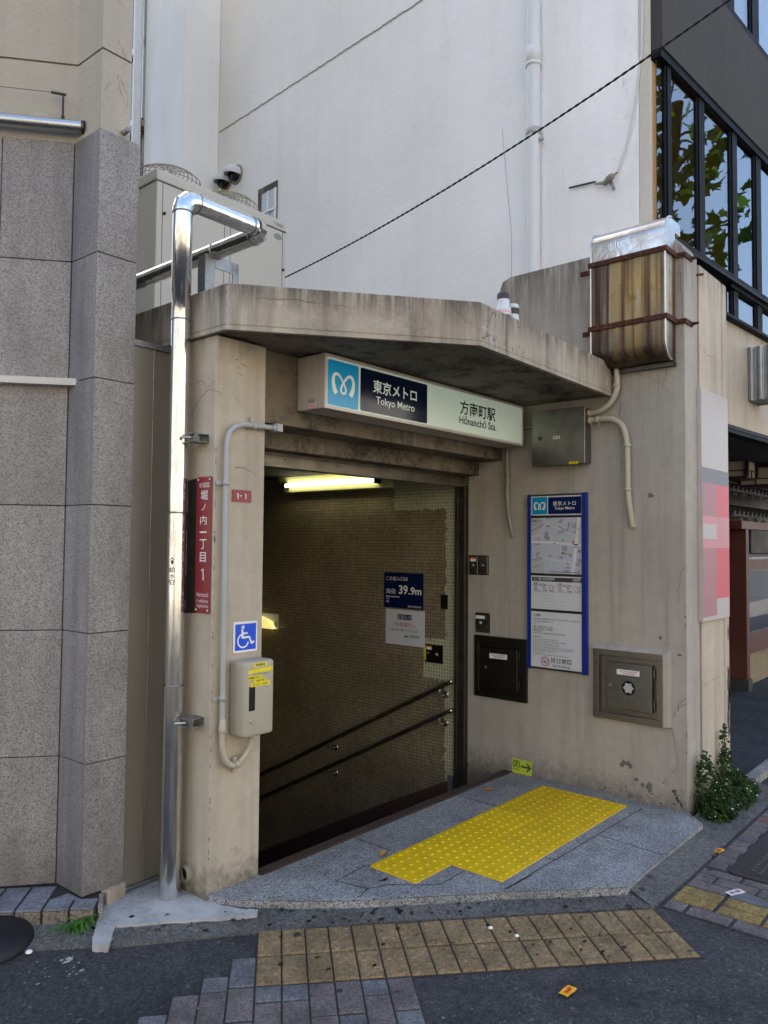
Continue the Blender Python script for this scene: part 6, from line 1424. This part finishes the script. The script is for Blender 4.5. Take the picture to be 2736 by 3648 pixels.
for k in range(30):
    p = (1.56+rs.gauss(0, .09), 3.06+rs.gauss(0, .08)); s = abs(rs.gauss(.0, .0035))+.001; mb.poly(FZ(-.0545), blob(p[0], p[1], s, s*.6, 8, .4, rs), 0)
for p, a, b in (((1.585, 3.05), .022, .008), ((1.602, 3.062), .012, .016), ((1.594, 2.945), .012, .008)): mb.poly(FZ(-.0545), blob(*p, a, b, 14, .35, rs), .0004)
for k in range(60): p = (rs.uniform(1.2, 4.2), rs.uniform(.7, 2.4)); s = rs.uniform(.0012, .0035); mb.poly(FZ(-.0440), blob(p[0], p[1], s, s, 6, .3, rs), 0)
st = mb.build('paint_spots', 'cement'); st['kind'] = 'structure'
mb = MB(); mb2 = MB()
for k in range(75):
    q_ = rs.uniform(.02, .15); p = O+tu*rs.uniform(-.75, 1.75)-tv*q_
    r_ = rs.uniform(.004, .011); mb.poly(FZ(-.0445+.022*q_/.165), blob(p.x, p.y, r_*1.3, r_, 9, .35, rs), .0)
for k in range(26): p = O+tu*rs.uniform(0, 1.8)+tv*rs.uniform(.02, .42); s = rs.uniform(.004, .010); mb.poly(FZ(-.0405), blob(p.x, p.y, s*1.3, s*.8, 9, .35, rs), 0)
for k in range(7): p = (rs.uniform(2.9, 4.6), rs.uniform(2.1, 2.9)); s = rs.uniform(.003, .008); mb.poly(FZ(.008), blob(p[0], p[1], s, s*.7, 8, .4, rs), 0)
mb.poly(FZ(.0018), blob(2.93, 2.505, .022, .012, 12, .5, rs), 0)
st = mb.build('gum_spots', 'black'); st['kind'] = 'structure'

# ---------------------------------------------------------------- across the street, unseen: mirrored in pipe and windows; houses enlarged for warm bounce
def facing(label, x0, x1, y0, y1, h, mat, nx):
    t = thing('facing_building', label, 'building', ((x0+x1)/2, (y0+y1)/2, 0)); MB().box(x0, x1, y0, y1, -.06, h).build('wall', mat, t)
    for k in range(nx):
        for z in (1.0, 4.0, 7.0, 10.0):
            if z+1.6 > h: continue
            mb = MB(); x = x0+(x1-x0)*(k+.5)/nx; y = y0+(y1-y0)*(k+.5)/nx
            if y1 < -5: mb.box(x-.9, x+.9, y1, y1+.03, z, z+1.6)
            else: mb.box(x1, x1+.03, y-.9, y+.9, z, z+1.6)
            mb.build('window', 'opp_win', t)
facing('sunlit ochre house across the street, mirrored in the pipe', -14, 3, -24, -14, 11, 'opp_a', 3)
facing('pale block across the street to the right, mirrored in the windows', 4.5, 26, -26, -15, 8.5, 'opp_b', 4)
facing('pale block across the side street to the left', -26, -15, -12, 10, 11, 'opp_b', 5)
tr = thing('street_tree', 'plane tree at the kerb whose leaves are mirrored in the ribbon windows', 'tree', (9.6, .1, -.05))
mb = MB(); mb.tube(catmull([(9.7, -.6, -.06), (9.72, -.55, 2.5), (9.68, -.4, 5), (9.6, -.1, 7.4)], 5), [.13-.004*k for k in range(16)], 10)
RT = random.Random(3); lm = MB(); lm2 = MB(); tips = []
for k in range(26):
    z = 4.6+RT.uniform(0, 2.6); a = RT.uniform(0, 6.28); L = RT.uniform(.5, 1.25); b = Vector((9.66, -.3, z)); e = b+Vector((math.cos(a)*L, math.sin(a)*L*.7+.05, RT.uniform(.1, .9))); mb.tube(catmull([b, b.lerp(e, .5)+Vector((0, 0, .12)), e], 4), [.035, .03, .026, .022, .018, .015, .012, .01, .007], 6); tips += [b.lerp(e, q) for q in (.5, .7, .85, 1)]
mb.build('trunk', 'bark', tr)
def plane_leaf(mb, p, s):
    d = Vector((RT.uniform(-1, 1), RT.uniform(-1, 1), RT.uniform(-1, .1))).normalized(); sx = d.cross(Vector((RT.uniform(-1, 1), RT.uniform(-1, 1), RT.uniform(-1, 1)))).normalized()
    o = [(0, 0), (.28, .10), (.55, .0), (.42, .28), (.62, .55), (.28, .58), (.0, 1.0), (-.28, .58), (-.62, .55), (-.42, .28), (-.55, 0), (-.28, .1)]
    vs = [p]+[p+sx*a*s+d*b*s for a, b in o]+[p+d*s*.35]; mb.add(vs[1:], [(i, (i+1) % 12, 12) for i in range(12)])
for t_ in tips:
    for k in range(3): plane_leaf(lm2 if RT.random() < .14 else lm, t_+Vector((RT.gauss(0, .2), RT.gauss(0, .2), RT.gauss(0, .18))), RT.uniform(.12, .23))
lm.build('crown', 'tree_leaf', tr); lm2.build('sunlit_leaves', 'tree_leaf_sunlit', tr)  # second leaf mesh: sunlight painted in as a brighter green
